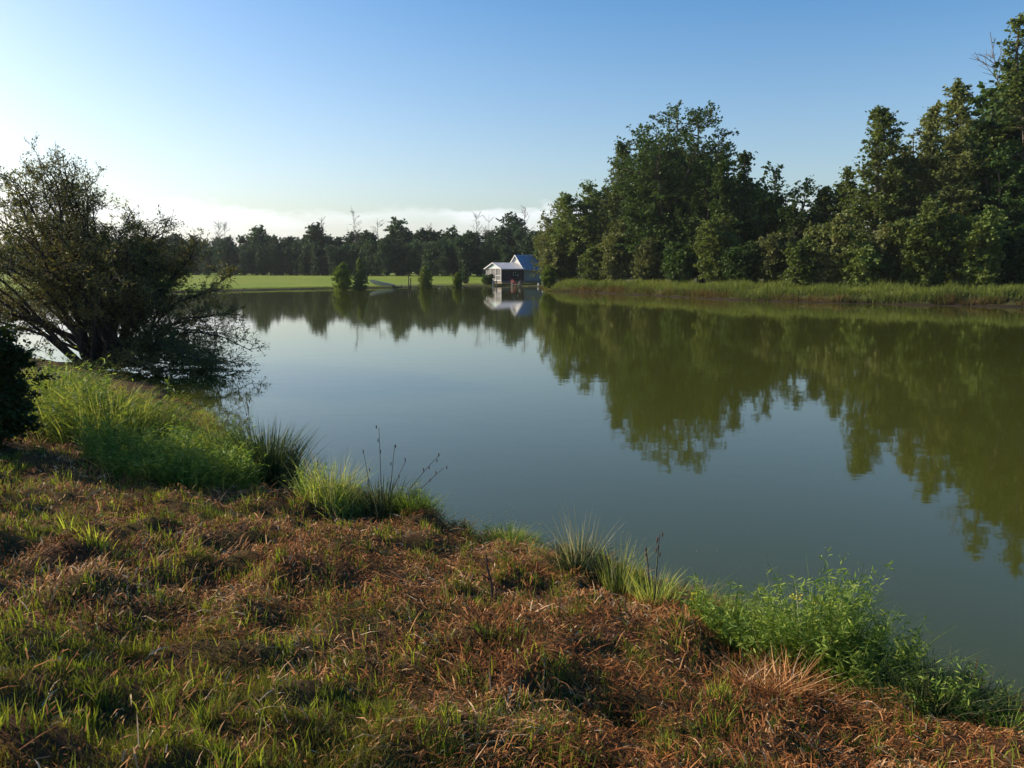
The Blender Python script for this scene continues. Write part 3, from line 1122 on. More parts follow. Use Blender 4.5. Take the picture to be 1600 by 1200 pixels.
# red garden chairs
def garden_chair(loc, rz, lab, mat=None, grp=None):
    mat = mat or M['red']
    e = empty('garden_chair', loc, lab, 'chair', grp, rz)
    for k in range(5):
        m_ = MB()
        xx = -0.26 + k * 0.13
        hgt = 1.02 - abs(k - 2) * 0.05
        m_.beam((xx, 0.20, 0.34), (xx * 1.15, 0.48, hgt), 0.10, 0.02)
        m_.build('back_slat', mat, e)
    for k in range(5):
        m_ = MB()
        m_.box(-0.28, 0.28, -0.30 + k * 0.105, -0.21 + k * 0.105, 0.385 - k * 0.02, 0.405 - k * 0.02)
        m_.build('seat_slat', mat, e)
    for s in (-1, 1):
        m_ = MB()
        m_.box(s * 0.36 - 0.07, s * 0.36 + 0.07, -0.38, 0.36, 0.57, 0.595)
        m_.build('armrest', mat, e)
        m_ = MB()
        m_.box(s * 0.33 - 0.04, s * 0.33 + 0.04, -0.34, -0.30, 0, 0.567)
        m_.build('leg', mat, e)
        m_ = MB()
        m_.beam((s * 0.33, -0.28, 0.38), (s * 0.33, 0.5, 0.02), 0.03, 0.1)
        m_.build('leg', mat, e)
    return e


def at(px, y, z=None):
    x = X(px, y)
    return (x, y, gz(x, y) if z is None else z)


garden_chair(at(802, 139.6), R_(20), 'red wooden garden chair facing the water in front of the brown porch wall')
garden_chair(at(814, 140.6), R_(10), 'dark brown wooden garden chair right of the red one by the porch', M['brown_board'])
# bush at the porch end
prt = tree_parts(830, 1.65, 1.75, 'bush', nbr=80, per=8, leaf=0.16, crown0=0.04, leaders=3, rc=0.3)
make_tree('round_bush', at(763, 140.5), 'dark round clipped bush in front of the white porch end', 'bush', prt, M['bark'], M['leaf_dark'])
prt = tree_parts(831, 2.6, 1.3, 'bush', nbr=60, per=5, leaf=0.2, crown0=0.04, leaders=3, rc=0.35)
make_tree('round_bush', at(727, 150), 'low dull bush on the field left of the porch', 'bush', prt, M['bark'], M['leaf_far'])


def bucket(loc, lab, r=0.22, h=0.45):
    m_ = MB()
    m_.tube([(0, 0, 0), (0, 0, h * 0.9), (0, 0, h * 0.9 + 0.005), (0, 0, h)], [r * 0.85, r, r * 1.08, r * 1.08], 14)
    o_ = m_.build('bucket', M['white'], None, loc=loc)
    return tag(o_, lab, 'bucket')


bucket(at(842, 137), 'white bucket on the grass by the right end of the grey house wall')
bucket(at(849, 134), 'taller white tub beside the bright green upright bush', 0.24, 0.7)
# white bench on the bank tip
bn = empty('bench', at(869, 113), 'small white bench on the grassy bank right of the bright green bush', 'bench', rz=R_(15))
m_ = MB()
m_.box(-0.45, 0.45, -0.2, 0.2, 0.72, 0.80)
m_.build('seat', M['white'], bn)
for s in (-1, 1):
    m_ = MB()
    m_.box(s * 0.34 - 0.05, s * 0.34 + 0.05, -0.15, 0.15, 0, 0.717)
    m_.build('leg', M['wood_dark'], bn)
m_ = MB()
m_.box(-0.95, -0.47, -0.45, -0.1, 0.22, 0.30)
m_.build('footrest', M['white'], bn)

# ------------------------------------------------------------------ boat and docks
by_ = 129.5
bx_ = X(596, by_)
boat = empty('rowing_boat', (bx_, by_, 0.30), 'grey flat bottomed metal boat beached bow up beside the dock', 'boat', rz=R_(176))
boat.rotation_euler = (0, R_(-9), R_(172))
Lb, Wb = 4.0, 1.3
secs = []
ns = 9
for i in range(ns):
    t = i / (ns - 1)
    xx = -Lb / 2 + Lb * t
    w = Wb / 2 * (1 - 0.28 * max(0, (t - 0.6) / 0.4) ** 2)
    zb = 0.02 + 0.42 * max(0, (t - 0.68) / 0.32) ** 2
    zt = 0.50 + 0.12 * t * t
    secs.append([(xx, -w, zt), (xx, -w * 0.84, zb), (xx, w * 0.84, zb), (xx, w, zt)])
m_ = MB()
vs = [p for s in secs for p in s]
fs = []
for i in range(ns - 1):
    for k in range(3):
        fs.append((i * 4 + k, i * 4 + k + 1, (i + 1) * 4 + k + 1, (i + 1) * 4 + k))
fs.append((0, 1, 2, 3))
fs.append(((ns - 1) * 4 + 3, (ns - 1) * 4 + 2, (ns - 1) * 4 + 1, (ns - 1) * 4))
m_.add(vs, fs)
hull = m_.build('hull', M['alu'], boat)
sm_ = hull.modifiers.new('thickness', 'SOLIDIFY')
sm_.thickness = 0.025
for s in (-1, 1):
    m_ = MB()
    m_.tube([(sec[0][0], s * abs(sec[0][1]), sec[0][2] + 0.01) for sec in secs], [0.028] * ns, 6)
    m_.build('gunwale', M['alu'], boat)
for xx in (-1.4, -0.2, 0.95):
    m_ = MB()
    m_.box(xx - 0.14, xx + 0.14, -0.56, 0.56, 0.34, 0.39)
    m_.build('seat', M['alu_in'], boat)

dock = empty('dock', (X(634, 128), 128, 0), 'low wooden dock with one tall dark post beside the beached boat', 'dock', rz=R_(8))
pl = None
for k in range(17):
    if pl is None:
        m_ = MB()
        m_.box(-2.1, -1.87, -0.6, 0.6, 0.40, 0.46)
        pl = m_.build('plank', M['wood_grey'], dock)
    else:
        c = pl.copy()
        COL.objects.link(c)
        c.parent = dock
        c.location = (k * 0.25, random.uniform(-0.03, 0.03), random.uniform(-0.004, 0.004))
for xx, yy, zt in ((-2.0, -0.5, 0.395), (-0.7, -0.5, 0.395), (0.7, -0.5, 0.395), (2.0, -0.5, 0.395), (-2.0, 0.5, 0.395), (2.0, 0.5, 0.395), (0.45, -0.68, 1.95), (0.78, 0.68, 1.55)):
    m_ = MB()
    m_.tube([(xx, yy, -1.0), (xx, yy, zt)], [0.09 if zt > 1 else 0.07, 0.08 if zt > 1 else 0.065], 8)
    m_.build('post', M['wood_dark'], dock)

pier = empty('pier', (X(806, 134), 134, 0), 'small weathered landing pier with short posts in front of the red chair', 'dock', rz=R_(95))
pl = None
for k in range(11):
    if pl is None:
        m_ = MB()
        m_.box(-1.4, -1.17, -0.55, 0.55, 0.34, 0.38)
        pl = m_.build('plank', M['wood_grey'], pier)
    else:
        c = pl.copy()
        COL.objects.link(c)
        c.parent = pier
        c.location = (k * 0.25, 0, random.uniform(-0.004, 0.004))
for xx in (-1.3, 0.0, 1.2):
    for yy in (-0.62, 0.62):
        m_ = MB()
        m_.tube([(xx, yy, -1.0), (xx, yy, 0.85)], [0.07, 0.06], 8)
        m_.build('post', M['wood_grey'], pier)
for px, y, h, lab, mt in ((770, 134.5, 0.95, 'pale square post standing in the water in front of the porch bush', 'white'),
                          (776, 137.3, 0.9, 'weathered short stake on the shore right of the pale water post', 'wood_grey')):
    x = X(px, y)
    m_ = MB()
    m_.box(-0.09, 0.09, -0.09, 0.09, -1.0, h - 0.04)
    m_.box(-0.11, 0.11, -0.11, 0.11, h - 0.04, h)
    o = m_.build('mooring_post', M[mt], None, loc=(x, y, 0.0))
    tag(o, lab, 'post')

# ------------------------------------------------------------------ far bank grass (nobody could count it)


def bank_grass(name, pts, n, hmin, hmax, wmin, inward, lab, mat, seed, width=0.05):
    rs = np.random.RandomState(seed)
    pts = np.array(pts, float)
    seg = np.linalg.norm(np.diff(pts, axis=0), axis=1)
    cum = np.concatenate([[0], np.cumsum(seg)])
    s = rs.uniform(0, cum[-1], n)
    k = np.clip(np.searchsorted(cum, s) - 1, 0, len(seg) - 1)
    f = (s - cum[k]) / seg[k]
    p = pts[k] * (1 - f)[:, None] + pts[k + 1] * f[:, None]
    d = (pts[k + 1] - pts[k]) / seg[k][:, None]
    nrm = np.stack([-d[:, 1], d[:, 0]], 1)
    off = wmin + (inward - wmin) * rs.rand(n) ** 1.3
    q1 = p + nrm * off[:, None]
    q2 = p - nrm * off[:, None]
    q = np.where((sdist(q1[:, 0], q1[:, 1]) > sdist(q2[:, 0], q2[:, 1]))[:, None], q1, q2)
    z = height(q[:, 0], q[:, 1])
    ok = (z > 0.0)
    q, z, off = q[ok], z[ok], off[ok]
    m = len(q)
    pat = vnoise(q[:, 0] * 0.6, q[:, 1] * 0.6, 1) + 0.5
    h = rs.uniform(hmin, hmax, m) * (0.35 + 1.3 * pat * (0.6 + 0.8 * (vnoise(q[:, 0] * 1.7, q[:, 1] * 1.7, 5) + 0.5)))
    az = rs.uniform(0, 2 * np.pi, m)
    ld = np.stack([np.cos(az), np.sin(az)], 1)
    V_, Q_, T_, kk = blades(rs, np.column_stack([q, z - 0.03]), h, ld, rs.uniform(0.1, 0.7, m), rs.uniform(0.7, 1.3, m) * width, 2)
    col = np.clip(0.30 + 0.6 * smooth(0.1, 0.9, z) + 0.5 * vnoise(q[:, 0] * 0.35, q[:, 1] * 0.35, 4) + rs.normal(0, 0.12, m), 0, 1)
    o_ = mesh_np(name, V_, [Q_, T_], mat, attr=np.repeat(col, kk))
    return tag(o_, lab, 'grass', kind='stuff')


bank_grass('bank_grass', right_shore[1:12], 45000, 0.25, 0.75, -0.6, 5.5, 'tall green and russet grass covering the bank below the right wood', M['grass_bank'], 21, 0.055)
bank_grass('shore_grass', [P(838, 449)] + [right_shore[0]] + [right_shore[1]], 5000, 0.12, 0.4, -0.1, 3.0, 'russet grass on the shore in front of the house', M['grass_bank'], 22, 0.05)
bank_grass('field_edge_grass', left_shore[2:], 12000, 0.04, 0.12, -0.2, 1.2, 'short grass fringe along the far field shore', M['grass_weed'], 23, 0.05)

# ------------------------------------------------------------------ the big shrub leaning over the water


def shrub(seed, H, stems, nleaf_twig, leaf, dirs):
    rs = np.random.RandomState(seed)
    P1, R1 = [], []
    P2, R2 = [], []
    LC, LA = [], []
    tt = np.linspace(0, 1, 8)
    t5 = np.linspace(0, 1, 5)
    for i in range(stems):
        az, tilt, L = dirs[i]
        d = np.array([math.cos(az) * math.sin(tilt), math.sin(az) * math.sin(tilt), math.cos(tilt)])
        b0 = np.array([rs.normal(0, 0.35), rs.normal(0, 0.35), 0.0])
        p = b0 + d * (L * tt)[:, None]
        p[:, 2] += L * 0.10 * np.sin(tt * math.pi) - (0.16 * L * tt ** 2 if tilt > 1.0 else 0)
        p += np.cumsum(rs.normal(0, 0.026 * L, (8, 3)), 0) * tt[:, None]
        p[:, 2] = np.maximum(p[:, 2], 0.05)
        P1.append(p)
        R1.append(0.055 * (L / 6) * (1 - 0.88 * tt) + 0.006)
        for j in range(24):
            f = rs.uniform(0.2, 1.0) ** 0.8 * 7
            k = min(int(f), 6)
            st = p[k] * (1 - (f - k)) + p[k + 1] * (f - k)
            d2 = unit(d * 0.8 + rs.normal(0, 0.62, 3))
            L2 = rs.uniform(0.5, 1.35) * (L / 6) * (1.15 - 0.4 * f / 7)
            q = st + d2 * (L2 * t5)[:, None] + rs.normal(0, 0.03, (5, 3)) * t5[:, None]
            q[:, 2] = np.maximum(q[:, 2], 0.05)
            P2.append(q)
            R2.append(0.013 * (1 - 0.7 * t5))
            for k3 in range(4):
                a = rs.uniform(0.25, 1) * 4
                kk = min(int(a), 3)
                st3 = q[kk] * (1 - (a - kk)) + q[kk + 1] * (a - kk)
                d3 = unit(d2 * 0.7 + rs.normal(0, 0.6, 3))
                L3 = rs.uniform(0.2, 0.5)
                q3 = st3 + d3 * (L3 * t5)[:, None]
                P2.append(q3)
                R2.append(0.006 * (1 - 0.5 * t5))
                nl = int(nleaf_twig * rs.uniform(0.4, 1.3))
                u = rs.rand(nl)
                c = st3 + d3 * (L3 * u)[:, None] + rs.normal(0, 0.045, (nl, 3))
                LC.append(c)
                LA.append(np.repeat(d3[None], nl, 0))
    V1, Q1 = tubes_np(P1, R1, 6)
    V2, Q2 = tubes_np(P2, R2, 3)
    c = np.concatenate(LC)
    a = np.concatenate(LA)
    c[:, 2] = np.maximum(c[:, 2], 0.03)
    lv, lq = leaf_quads(rs, c, leaf, leaf * 0.42, 0.2, a, 0.7)
    nleaf = len(c)
    v = np.clip(0.35 + 0.5 * vnoise(c[:, 0] * 0.9 + c[:, 1], c[:, 2] * 0.9, 2) + rs.normal(0, 0.2, nleaf), 0, 1)
    return (np.concatenate([V1, V2]), np.concatenate([Q1, Q2 + len(V1)])), (lv, lq, np.repeat(v, 4))


sx, sy = X(168, 23.6, 0.1), 23.6
rs = np.random.RandomState(3)
dirs = []
for i in range(54):
    az = rs.uniform(0, 2 * np.pi)
    tilt = abs(rs.normal(0, 0.68)) + 0.05
    tilt = min(tilt, 1.15)
    side = math.cos(az)
    L = (6.7 if side < 0.1 else 5.2) - (0.9 if side < 0.1 else 1.2) * tilt + rs.uniform(-1.0, 0.35)
    dirs.append((az, tilt, max(2.6, L)))
for i in range(10):                            # full right side
    tl_ = rs.uniform(0.5, 1.2)
    dirs.append((rs.uniform(-1.2, 1.0), tl_, rs.uniform(4.0, 5.3)))
for i in range(9):                             # upright stems on the right
    dirs.append((rs.uniform(-0.9, 0.8), rs.uniform(0.28, 0.62), rs.uniform(4.6, 5.9)))
for i in range(15):                            # limbs sweeping low over the water, to the right
    dirs.append((rs.uniform(-0.9, 0.5), rs.uniform(1.2, 1.55), rs.uniform(3.0, 4.3)))
for i in range(5):                             # tall leaders up left
    dirs.append((math.pi + rs.uniform(-0.8, 0.8), rs.uniform(0.12, 0.42), rs.uniform(6.6, 7.3)))
for i in range(16):                            # long low limbs to the left
    dirs.append((math.pi + rs.uniform(-0.9, 0.9), rs.uniform(0.5, 1.2), rs.uniform(4.8, 6.8)))
dirs = [(a_, t_, l_ * (0.84 if t_ < 0.75 else 0.93)) for a_, t_, l_ in dirs]
tp, cp_ = shrub(900, 7, len(dirs), 14, 0.085, dirs)
make_tree('water_shrub', (sx, sy, 0.05), 'large brownish green many stemmed shrub leaning over the water on the left', 'shrub', (tp, cp_), M['bark_dark'], M['leaf_shrub'], cname='foliage')

# dark bush at the left edge
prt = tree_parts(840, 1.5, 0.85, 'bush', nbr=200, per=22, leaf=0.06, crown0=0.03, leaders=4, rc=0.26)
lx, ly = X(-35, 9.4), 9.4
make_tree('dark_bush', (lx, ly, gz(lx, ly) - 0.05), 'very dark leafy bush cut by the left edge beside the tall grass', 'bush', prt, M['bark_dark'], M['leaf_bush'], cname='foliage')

# ------------------------------------------------------------------ clumps of tall plants on the near bank


def blade_clump(parent, name, mat, rs, n, rx, ry, h0, h1, width, lean0, lean1, seg=4, curl=0.6, outward=0.7, v0=0.0, v1=1.0):
    u = rs.normal(0, 0.45, (n, 2)).clip(-1, 1)
    base = np.column_stack([u[:, 0] * rx, u[:, 1] * ry])
    az = rs.uniform(0, 2 * np.pi, n)
    ld = unit(np.stack([np.cos(az), np.sin(az)], 1) * (1 - outward) + unit(u) * outward + 1e-5)
    h = rs.uniform(h0, h1, n) * (1 - 0.35 * np.hypot(u[:, 0], u[:, 1]).clip(0, 1))
    wx_, wy_ = parent.location.x + base[:, 0], parent.location.y + base[:, 1]
    z = height(wx_, wy_)
    z = np.maximum(z, -0.08) - parent.location.z - 0.02
    V_, Q_, T_, k = blades(rs, np.column_stack([base, z]), h, ld, rs.uniform(lean0, lean1, n), rs.uniform(0.7, 1.3, n) * width, seg, curl)
    v = rs.uniform(v0, v1, n)
    return mesh_np(name, V_, [Q_, T_], mat, parent, attr=np.repeat(v, k))


def leafy_stems(parent, rs, n, rx, ry, h0, h1, leaf, per, leafmat, stemmat, flowers=0.0, lean=0.35, shape=None):
    u = rs.uniform(-1, 1, (n, 2))
    u = u[np.hypot(u[:, 0], u[:, 1]) < 1]
    n = len(u)
    bx = u * np.array([rx, ry])
    wx_, wy_ = parent.location.x + bx[:, 0], parent.location.y + bx[:, 1]
    z = np.maximum(height(wx_, wy_), -0.08) - parent.location.z - 0.02
    h = rs.uniform(h0, h1, n) * (1 - 0.4 * np.hypot(u[:, 0], u[:, 1]) ** 2) * (1 + 0.9 * vnoise(wx_ * 2.2, wy_ * 2.2, 3))
    az = rs.uniform(0, 2 * np.pi, n)
    ld = np.stack([np.cos(az), np.sin(az)], 1) * 0.5 + u * 0.6
    ln = rs.uniform(0.1, lean * 1.7, n)
    t = np.linspace(0, 1, 5)
    pts = np.zeros((n, 5, 3))
    pts[:, :, 0] = bx[:, 0:1] + ld[:, 0:1] * (ln * h)[:, None] * t[None] ** 1.5
    pts[:, :, 1] = bx[:, 1:2] + ld[:, 1:2] * (ln * h)[:, None] * t[None] ** 1.5
    pts[:, :, 2] = z[:, None] + h[:, None] * t[None]
    rad = np.repeat((0.0035 * (1 - 0.6 * t))[None], n, 0)
    sv, sq = tubes_np(pts, rad, 3)
    mesh_np('stems', sv, sq, stemmat, parent, attr=np.full(len(sv), 0.4))
    C, A = [], []
    for k in range(per):
        f = rs.uniform(0.12, 1.0, n) * 4
        i0 = np.clip(f.astype(int), 0, 3)
        fr = (f - i0)[:, None]
        p = pts[np.arange(n), i0] * (1 - fr) + pts[np.arange(n), i0 + 1] * fr
        a = rs.normal(size=(n, 3))
        a[:, 2] = np.abs(a[:, 2]) * 0.5 - 0.1
        a = unit(a)
        C.append(p + a * leaf * 0.5)
        A.append(a)
    C = np.concatenate(C)
    A = np.concatenate(A)
    lv, lq = leaf_quads(rs, C, leaf, leaf * 0.19, 0.6, A, 0.15)
    mesh_np('leaves', lv, lq, leafmat, parent, attr=np.repeat(rs.rand(len(C)), 4))
    if flowers > 0:
        top = pts[rs.rand(n) < flowers][:, 4]
        if len(top):
            m_ = 26
            c = np.repeat(top, m_, 0) + rs.normal(0, 1, (len(top) * m_, 3)) * np.array([0.022, 0.022, 0.03])
            fv_, fq_ = leaf_quads(rs, c, 0.018, 0.016, 0.2)
            tag(mesh_np('flowers', fv_, fq_, M['flower'], parent, attr=np.repeat(rs.rand(len(c)), 4)), kind='stuff')


def near(px, py, z=0.15):
    """spot on the near bank seen at this pixel"""
    for _ in range(6):
        x, y = P(px, py, z)
        z = max(gz(x, y), 0.0)
    return x, y, z


def clump(name, px, py, lab, cat='plant', group=None):
    x, y, z = near(px, py)
    return empty(name, (x, y, z), lab, cat, group)


G1 = 'tall plants along the near shore'
rs = np.random.RandomState(31)
e = clump('tall_grass', 165, 672, 'tall yellow green grass mass below the big shrub, right of the dark bush', 'grass', G1)
blade_clump(e, 'blades', M['grass_tall'], rs, 1500, 1.15, 1.2, 0.35, 0.95, 0.012, 0.15, 1.3, 4)
leafy_stems(e, rs, 520, 1.15, 1.15, 0.35, 0.98, 0.095, 24, M['grass_weed'], M['grass_weed'], 0.006)
e = clump('tall_grass', 90, 640, 'tall grass strip just right of the dark bush, behind the yellow green mass', 'grass', G1)
blade_clump(e, 'blades', M['grass_tall'], rs, 800, 0.8, 1.0, 0.4, 1.0, 0.013, 0.15, 1.2, 4)
leafy_stems(e, rs, 220, 0.8, 0.9, 0.4, 1.0, 0.095, 22, M['grass_weed'], M['grass_weed'])
e = clump('weed_clump', 268, 738, 'fluffy light green weed mass in the middle of the left bank edge', 'weeds', G1)
blade_clump(e, 'blades', M['grass_tall'], rs, 900, 1.0, 0.6, 0.25, 0.62, 0.009, 0.2, 1.4, 4)
leafy_stems(e, rs, 620, 1.0, 0.55, 0.25, 0.66, 0.075, 28, M['grass_weed'], M['grass_weed'], 0.01)
e = clump('weed_clump', 345, 735, 'smaller yellowish weed clump touching the dark rushes on their left', 'weeds', G1)
blade_clump(e, 'blades', M['grass_tall'], rs, 420, 0.55, 0.6, 0.35, 0.8, 0.009, 0.2, 1.4, 4)
leafy_stems(e, rs, 300, 0.6, 0.6, 0.35, 0.85, 0.07, 26, M['grass_weed'], M['grass_weed'], 0.01)
e = clump('rush_clump', 418, 752, 'dark green clump of stiff pointed rushes at the water edge on the left', 'rushes', G1)
blade_clump(e, 'blades', M['grass_rush'], rs, 1100, 0.48, 0.45, 0.5, 1.0, 0.011, 0.1, 0.75, 4, 0.5, 0.8, 0, 0.75)


def seed_stalk(parent, x, y, h, leanx, leany, nheads, rs):
    t = np.linspace(0, 1, 6)
    p = np.stack([x + leanx * h * t ** 1.3, y + leany * h * t ** 1.3, h * t], 1)
    V_, Q_ = tubes_np([p], [0.005 * (1 - 0.5 * t)], 5)
    st = mesh_np('stalk', V_, Q_, M['stick'], parent)
    m_ = MB()
    for k in range(nheads):
        f = 0.72 + 0.28 * k / max(1, nheads - 1)
        i0 = min(int(f * 5), 4)
        q = p[i0] * (1 - (f * 5 - i0)) + p[i0 + 1] * (f * 5 - i0)
        q = q + rs.normal(0, 0.014, 3)
        m_.tube([q - np.array([0, 0, 0.02]), q - np.array([0, 0, 0.005]), q + np.array([0, 0, 0.01]), q + np.array([0, 0, 0.025])], [0.002, 0.006, 0.007, 0.002], 6)
    tag(m_.build('seed_head', M['seed'], st), kind='stuff')


seed_stalk(e, -0.12, -0.2, 1.05, -0.02, 0, 5, rs)
e = clump('grass_clump', 520, 792, 'green and straw grass clump with pale plumes left of the broken stalks', 'grass', G1)
blade_clump(e, 'blades', M['grass_tall'], rs, 420, 0.38, 0.35, 0.2, 0.75, 0.008, 0.1, 1.1, 4, 0.5, 0.35)
blade_clump(e, 'dry_blades', M['grass_pale'], rs, 110, 0.35, 0.3, 0.5, 0.85, 0.007, 0.1, 0.5)
leafy_stems(e, rs, 130, 0.35, 0.3, 0.25, 0.7, 0.06, 16, M['grass_weed'], M['grass_weed'])
e = clump('grass_clump', 600, 806, 'grass clump with dark broken stalks standing out to the right', 'grass', G1)
blade_clump(e, 'blades', M['grass_rush'], rs, 420, 0.35, 0.3, 0.25, 0.6, 0.010, 0.15, 0.9)
blade_clump(e, 'dry_blades', M['grass_pale'], rs, 80, 0.3, 0.3, 0.3, 0.6, 0.008, 0.2, 0.9)
for (dx, dy, h, lx_, lyy, nh) in ((-0.02, 0, 0.98, -0.03, 0.1, 3), (0.05, 0.05, 0.80, 0.10, 0, 2), (-0.12, 0.0, 0.72, -0.12, 0, 2), (0.12, 0.1, 0.66, 0.75, 0.1, 4), (0.18, 0, 0.55, 0.9, 0, 3), (0.0, 0.1, 0.6, 0.4, 0, 2)):
    seed_stalk(e, dx, dy, h, lx_, lyy, nh, rs)
e = clump('grass_clump', 648, 812, 'bright green leafy grass clump at the water edge right of the broken stalks', 'grass', G1)
blade_clump(e, 'blades', M['grass_weed'], rs, 520, 0.22, 0.25, 0.2, 0.52, 0.012, 0.2, 1.0)
leafy_stems(e, rs, 90, 0.25, 0.25, 0.2, 0.5, 0.05, 18, M['grass_weed'], M['grass_weed'])
e = clump('grass_tussock', 797, 846, 'low tussock of leafy grass sitting in the water', 'grass', G1)
blade_clump(e, 'blades', M['grass_weed'], rs, 420, 0.30, 0.16, 0.14, 0.36, 0.009, 0.2, 1.2)
blade_clump(e, 'dry_blades', M['thatch'], rs, 1600, 0.32, 0.18, 0.08, 0.22, 0.007, 0.5, 1.8, 3)
leafy_stems(e, rs, 60, 0.3, 0.16, 0.12, 0.28, 0.04, 16, M['grass_weed'], M['grass_weed'])
e = clump('sedge_tussock', 905, 893, 'tussock of dark sedge with tall pale upright blades at the water edge', 'sedge', G1)
blade_clump(e, 'blades', M['grass_rush'], rs, 650, 0.22, 0.17, 0.15, 0.45, 0.007, 0.3, 1.6, 4, 0.8, 0.8, 0, 0.7)
blade_clump(e, 'dry_blades', M['grass_pale'], rs, 60, 0.22, 0.14, 0.38, 0.72, 0.009, 0.05, 0.6, 4, 0.4, 0.6)
blade_clump(e, 'thatch', M['thatch'], rs, 700, 0.26, 0.2, 0.05, 0.16, 0.006, 0.6, 1.8, 3)
e = clump('thin_grass', 968, 925, 'thin spindly grass stems between the sedge tussock and the dark seed heads', 'grass', G1)
blade_clump(e, 'blades', M['grass_tall'], rs, 150, 0.16, 0.15, 0.3, 0.62, 0.007, 0.1, 0.6)
blade_clump(e, 'dry_blades', M['grass_pale'], rs, 40, 0.2, 0.15, 0.3, 0.62, 0.005, 0.1, 0.6)
e = clump('thin_grass', 1022, 950, 'spindly grass stems with dark seed heads on a brown mound', 'grass', G1)
blade_clump(e, 'blades', M['grass_tall'], rs, 190, 0.18, 0.16, 0.2, 0.5, 0.007, 0.1, 0.7)
blade_clump(e, 'thatch', M['thatch'], rs, 800, 0.28, 0.2, 0.05, 0.2, 0.006, 0.4, 1.6, 3)
seed_stalk(e, 0.0, 0, 0.62, 0.05, 0, 6, rs)
seed_stalk(e, -0.03, 0.02, 0.50, -0.08, 0, 4, rs)
e = clump('flowering_weed', 1165, 1000, 'leafy weed clump with yellow flowers at the left of the right bank patch', 'weeds', G1)
leafy_stems(e, rs, 130, 0.42, 0.34, 0.22, 0.68, 0.058, 34, M['grass_weed'], M['grass_weed'], 0.05, 0.4)
blade_clump(e, 'blades', M['grass_weed'], rs, 300, 0.42, 0.3, 0.15, 0.6, 0.006, 0.2, 1.2)
e = clump('flowering_weed', 1265, 1035, 'densest bright green leafy weed clump in the middle of the right bank patch', 'weeds', G1)
leafy_stems(e, rs, 170, 0.46, 0.38, 0.25, 0.76, 0.062, 38, M['grass_weed'], M['grass_weed'], 0.01, 0.4)
blade_clump(e, 'blades', M['grass_weed'], rs, 380, 0.45, 0.35, 0.25, 0.82, 0.006, 0.1, 0.9)
blade_clump(e, 'dry_blades', M['grass_pale'], rs, 40, 0.35, 0.3, 0.45, 0.72, 0.007, 0.1, 0.6)
e = clump('flowering_weed', 1350, 1070, 'leafy weed clump with a flat yellow flower head at the right of the patch', 'weeds', G1)
leafy_stems(e, rs, 110, 0.34, 0.32, 0.2, 0.66, 0.058, 34, M['grass_weed'], M['grass_weed'], 0.03, 0.5)
blade_clump(e, 'blades', M['grass_weed'], rs, 320, 0.42, 0.3, 0.15, 0.65, 0.006, 0.2, 1.2)
e = clump('straw_sheaf', 1215, 1085, 'bundle of pale dry straw leaning against the leafy weeds', 'dry grass', G1)
blade_clump(e, 'dry_blades', M['thatch'], rs, 600, 0.30, 0.18, 0.10, 0.34, 0.006, 0.5, 1.7, 3, 0.3, 0.1)
e = clump('tall_grass', 1470, 1110, 'shaded dark grass right of the leafy weed patch', 'grass', G1)
blade_clump(e, 'blades', M['grass_rush'], rs, 620, 0.42, 0.22, 0.15, 0.42, 0.009, 0.2, 1.1)  # dark rush colour puts the shade of this spot into the blades
leafy_stems(e, rs, 80, 0.35, 0.2, 0.15, 0.35, 0.05, 18, M['grass_weed'], M['grass_weed'])
e = clump('tall_grass', 1580, 1140, 'low green grass at the water edge in the lower right corner', 'grass', G1)
blade_clump(e, 'blades', M['grass_weed'], rs, 360, 0.30, 0.2, 0.10, 0.28, 0.008, 0.2, 1.1)

# tangle of mixed growth along the cut edge of the near bank
rs = np.random.RandomState(91)
pts_ = np.array(near_shore[3:17], float)
sg = np.linalg.norm(np.diff(pts_, axis=0), axis=1)
cu = np.concatenate([[0], np.cumsum(sg)])
for nm_, mt_, n0, h0, h1, wd, l0, l1, dmin, dmax, thr, lab_ in (
        ('margin_grass', 'grass_weed', 15000, 0.06, 0.30, 0.0055, 0.2, 1.5, -0.25, 0.55, 0.02, 'mixed green grass along the cut edge of the near bank'),
        ('margin_straw', 'thatch', 26000, 0.04, 0.20, 0.0055, 0.5, 2.2, -0.20, 0.60, -0.18, 'brown matted straw hanging over the cut edge of the near bank')):
    sv_ = rs.uniform(0, cu[-1], n0)
    kk_ = np.clip(np.searchsorted(cu, sv_) - 1, 0, len(sg) - 1)
    ff = (sv_ - cu[kk_]) / sg[kk_]
    pp = pts_[kk_] * (1 - ff)[:, None] + pts_[kk_ + 1] * ff[:, None]
    dd = (pts_[kk_ + 1] - pts_[kk_]) / sg[kk_][:, None]
    off_ = rs.uniform(dmin, dmax, n0)
    pp = pp + np.stack([-dd[:, 1], dd[:, 0]], 1) * off_[:, None]
    zz_ = height(pp[:, 0], pp[:, 1])
    clus = vnoise(pp[:, 0] * 2.6, pp[:, 1] * 2.6, 4) + 0.6 * vnoise(pp[:, 0] * 8, pp[:, 1] * 8, 1)
    ok = (zz_ > -0.05) & (clus > thr)
    pp, zz_, clus = pp[ok], zz_[ok], clus[ok]
    az_ = rs.uniform(0, 2 * np.pi, len(pp))
    hh_ = rs.uniform(h0, h1, len(pp)) * (0.5 + 1.3 * np.clip(clus, 0, 0.6))
    bv, bq, bt, bk = blades(rs, np.column_stack([pp, np.maximum(zz_, -0.03)]), hh_, np.stack([np.cos(az_), np.sin(az_)], 1), rs.uniform(l0, l1, len(pp)), rs.uniform(0.6, 1.3, len(pp)) * wd, 2)
    tag(mesh_np(nm_, bv, [bq, bt], M[mt_], attr=np.repeat(rs.uniform(0.1, 0.9, len(pp)), bk)), lab_, 'grass', kind='stuff')
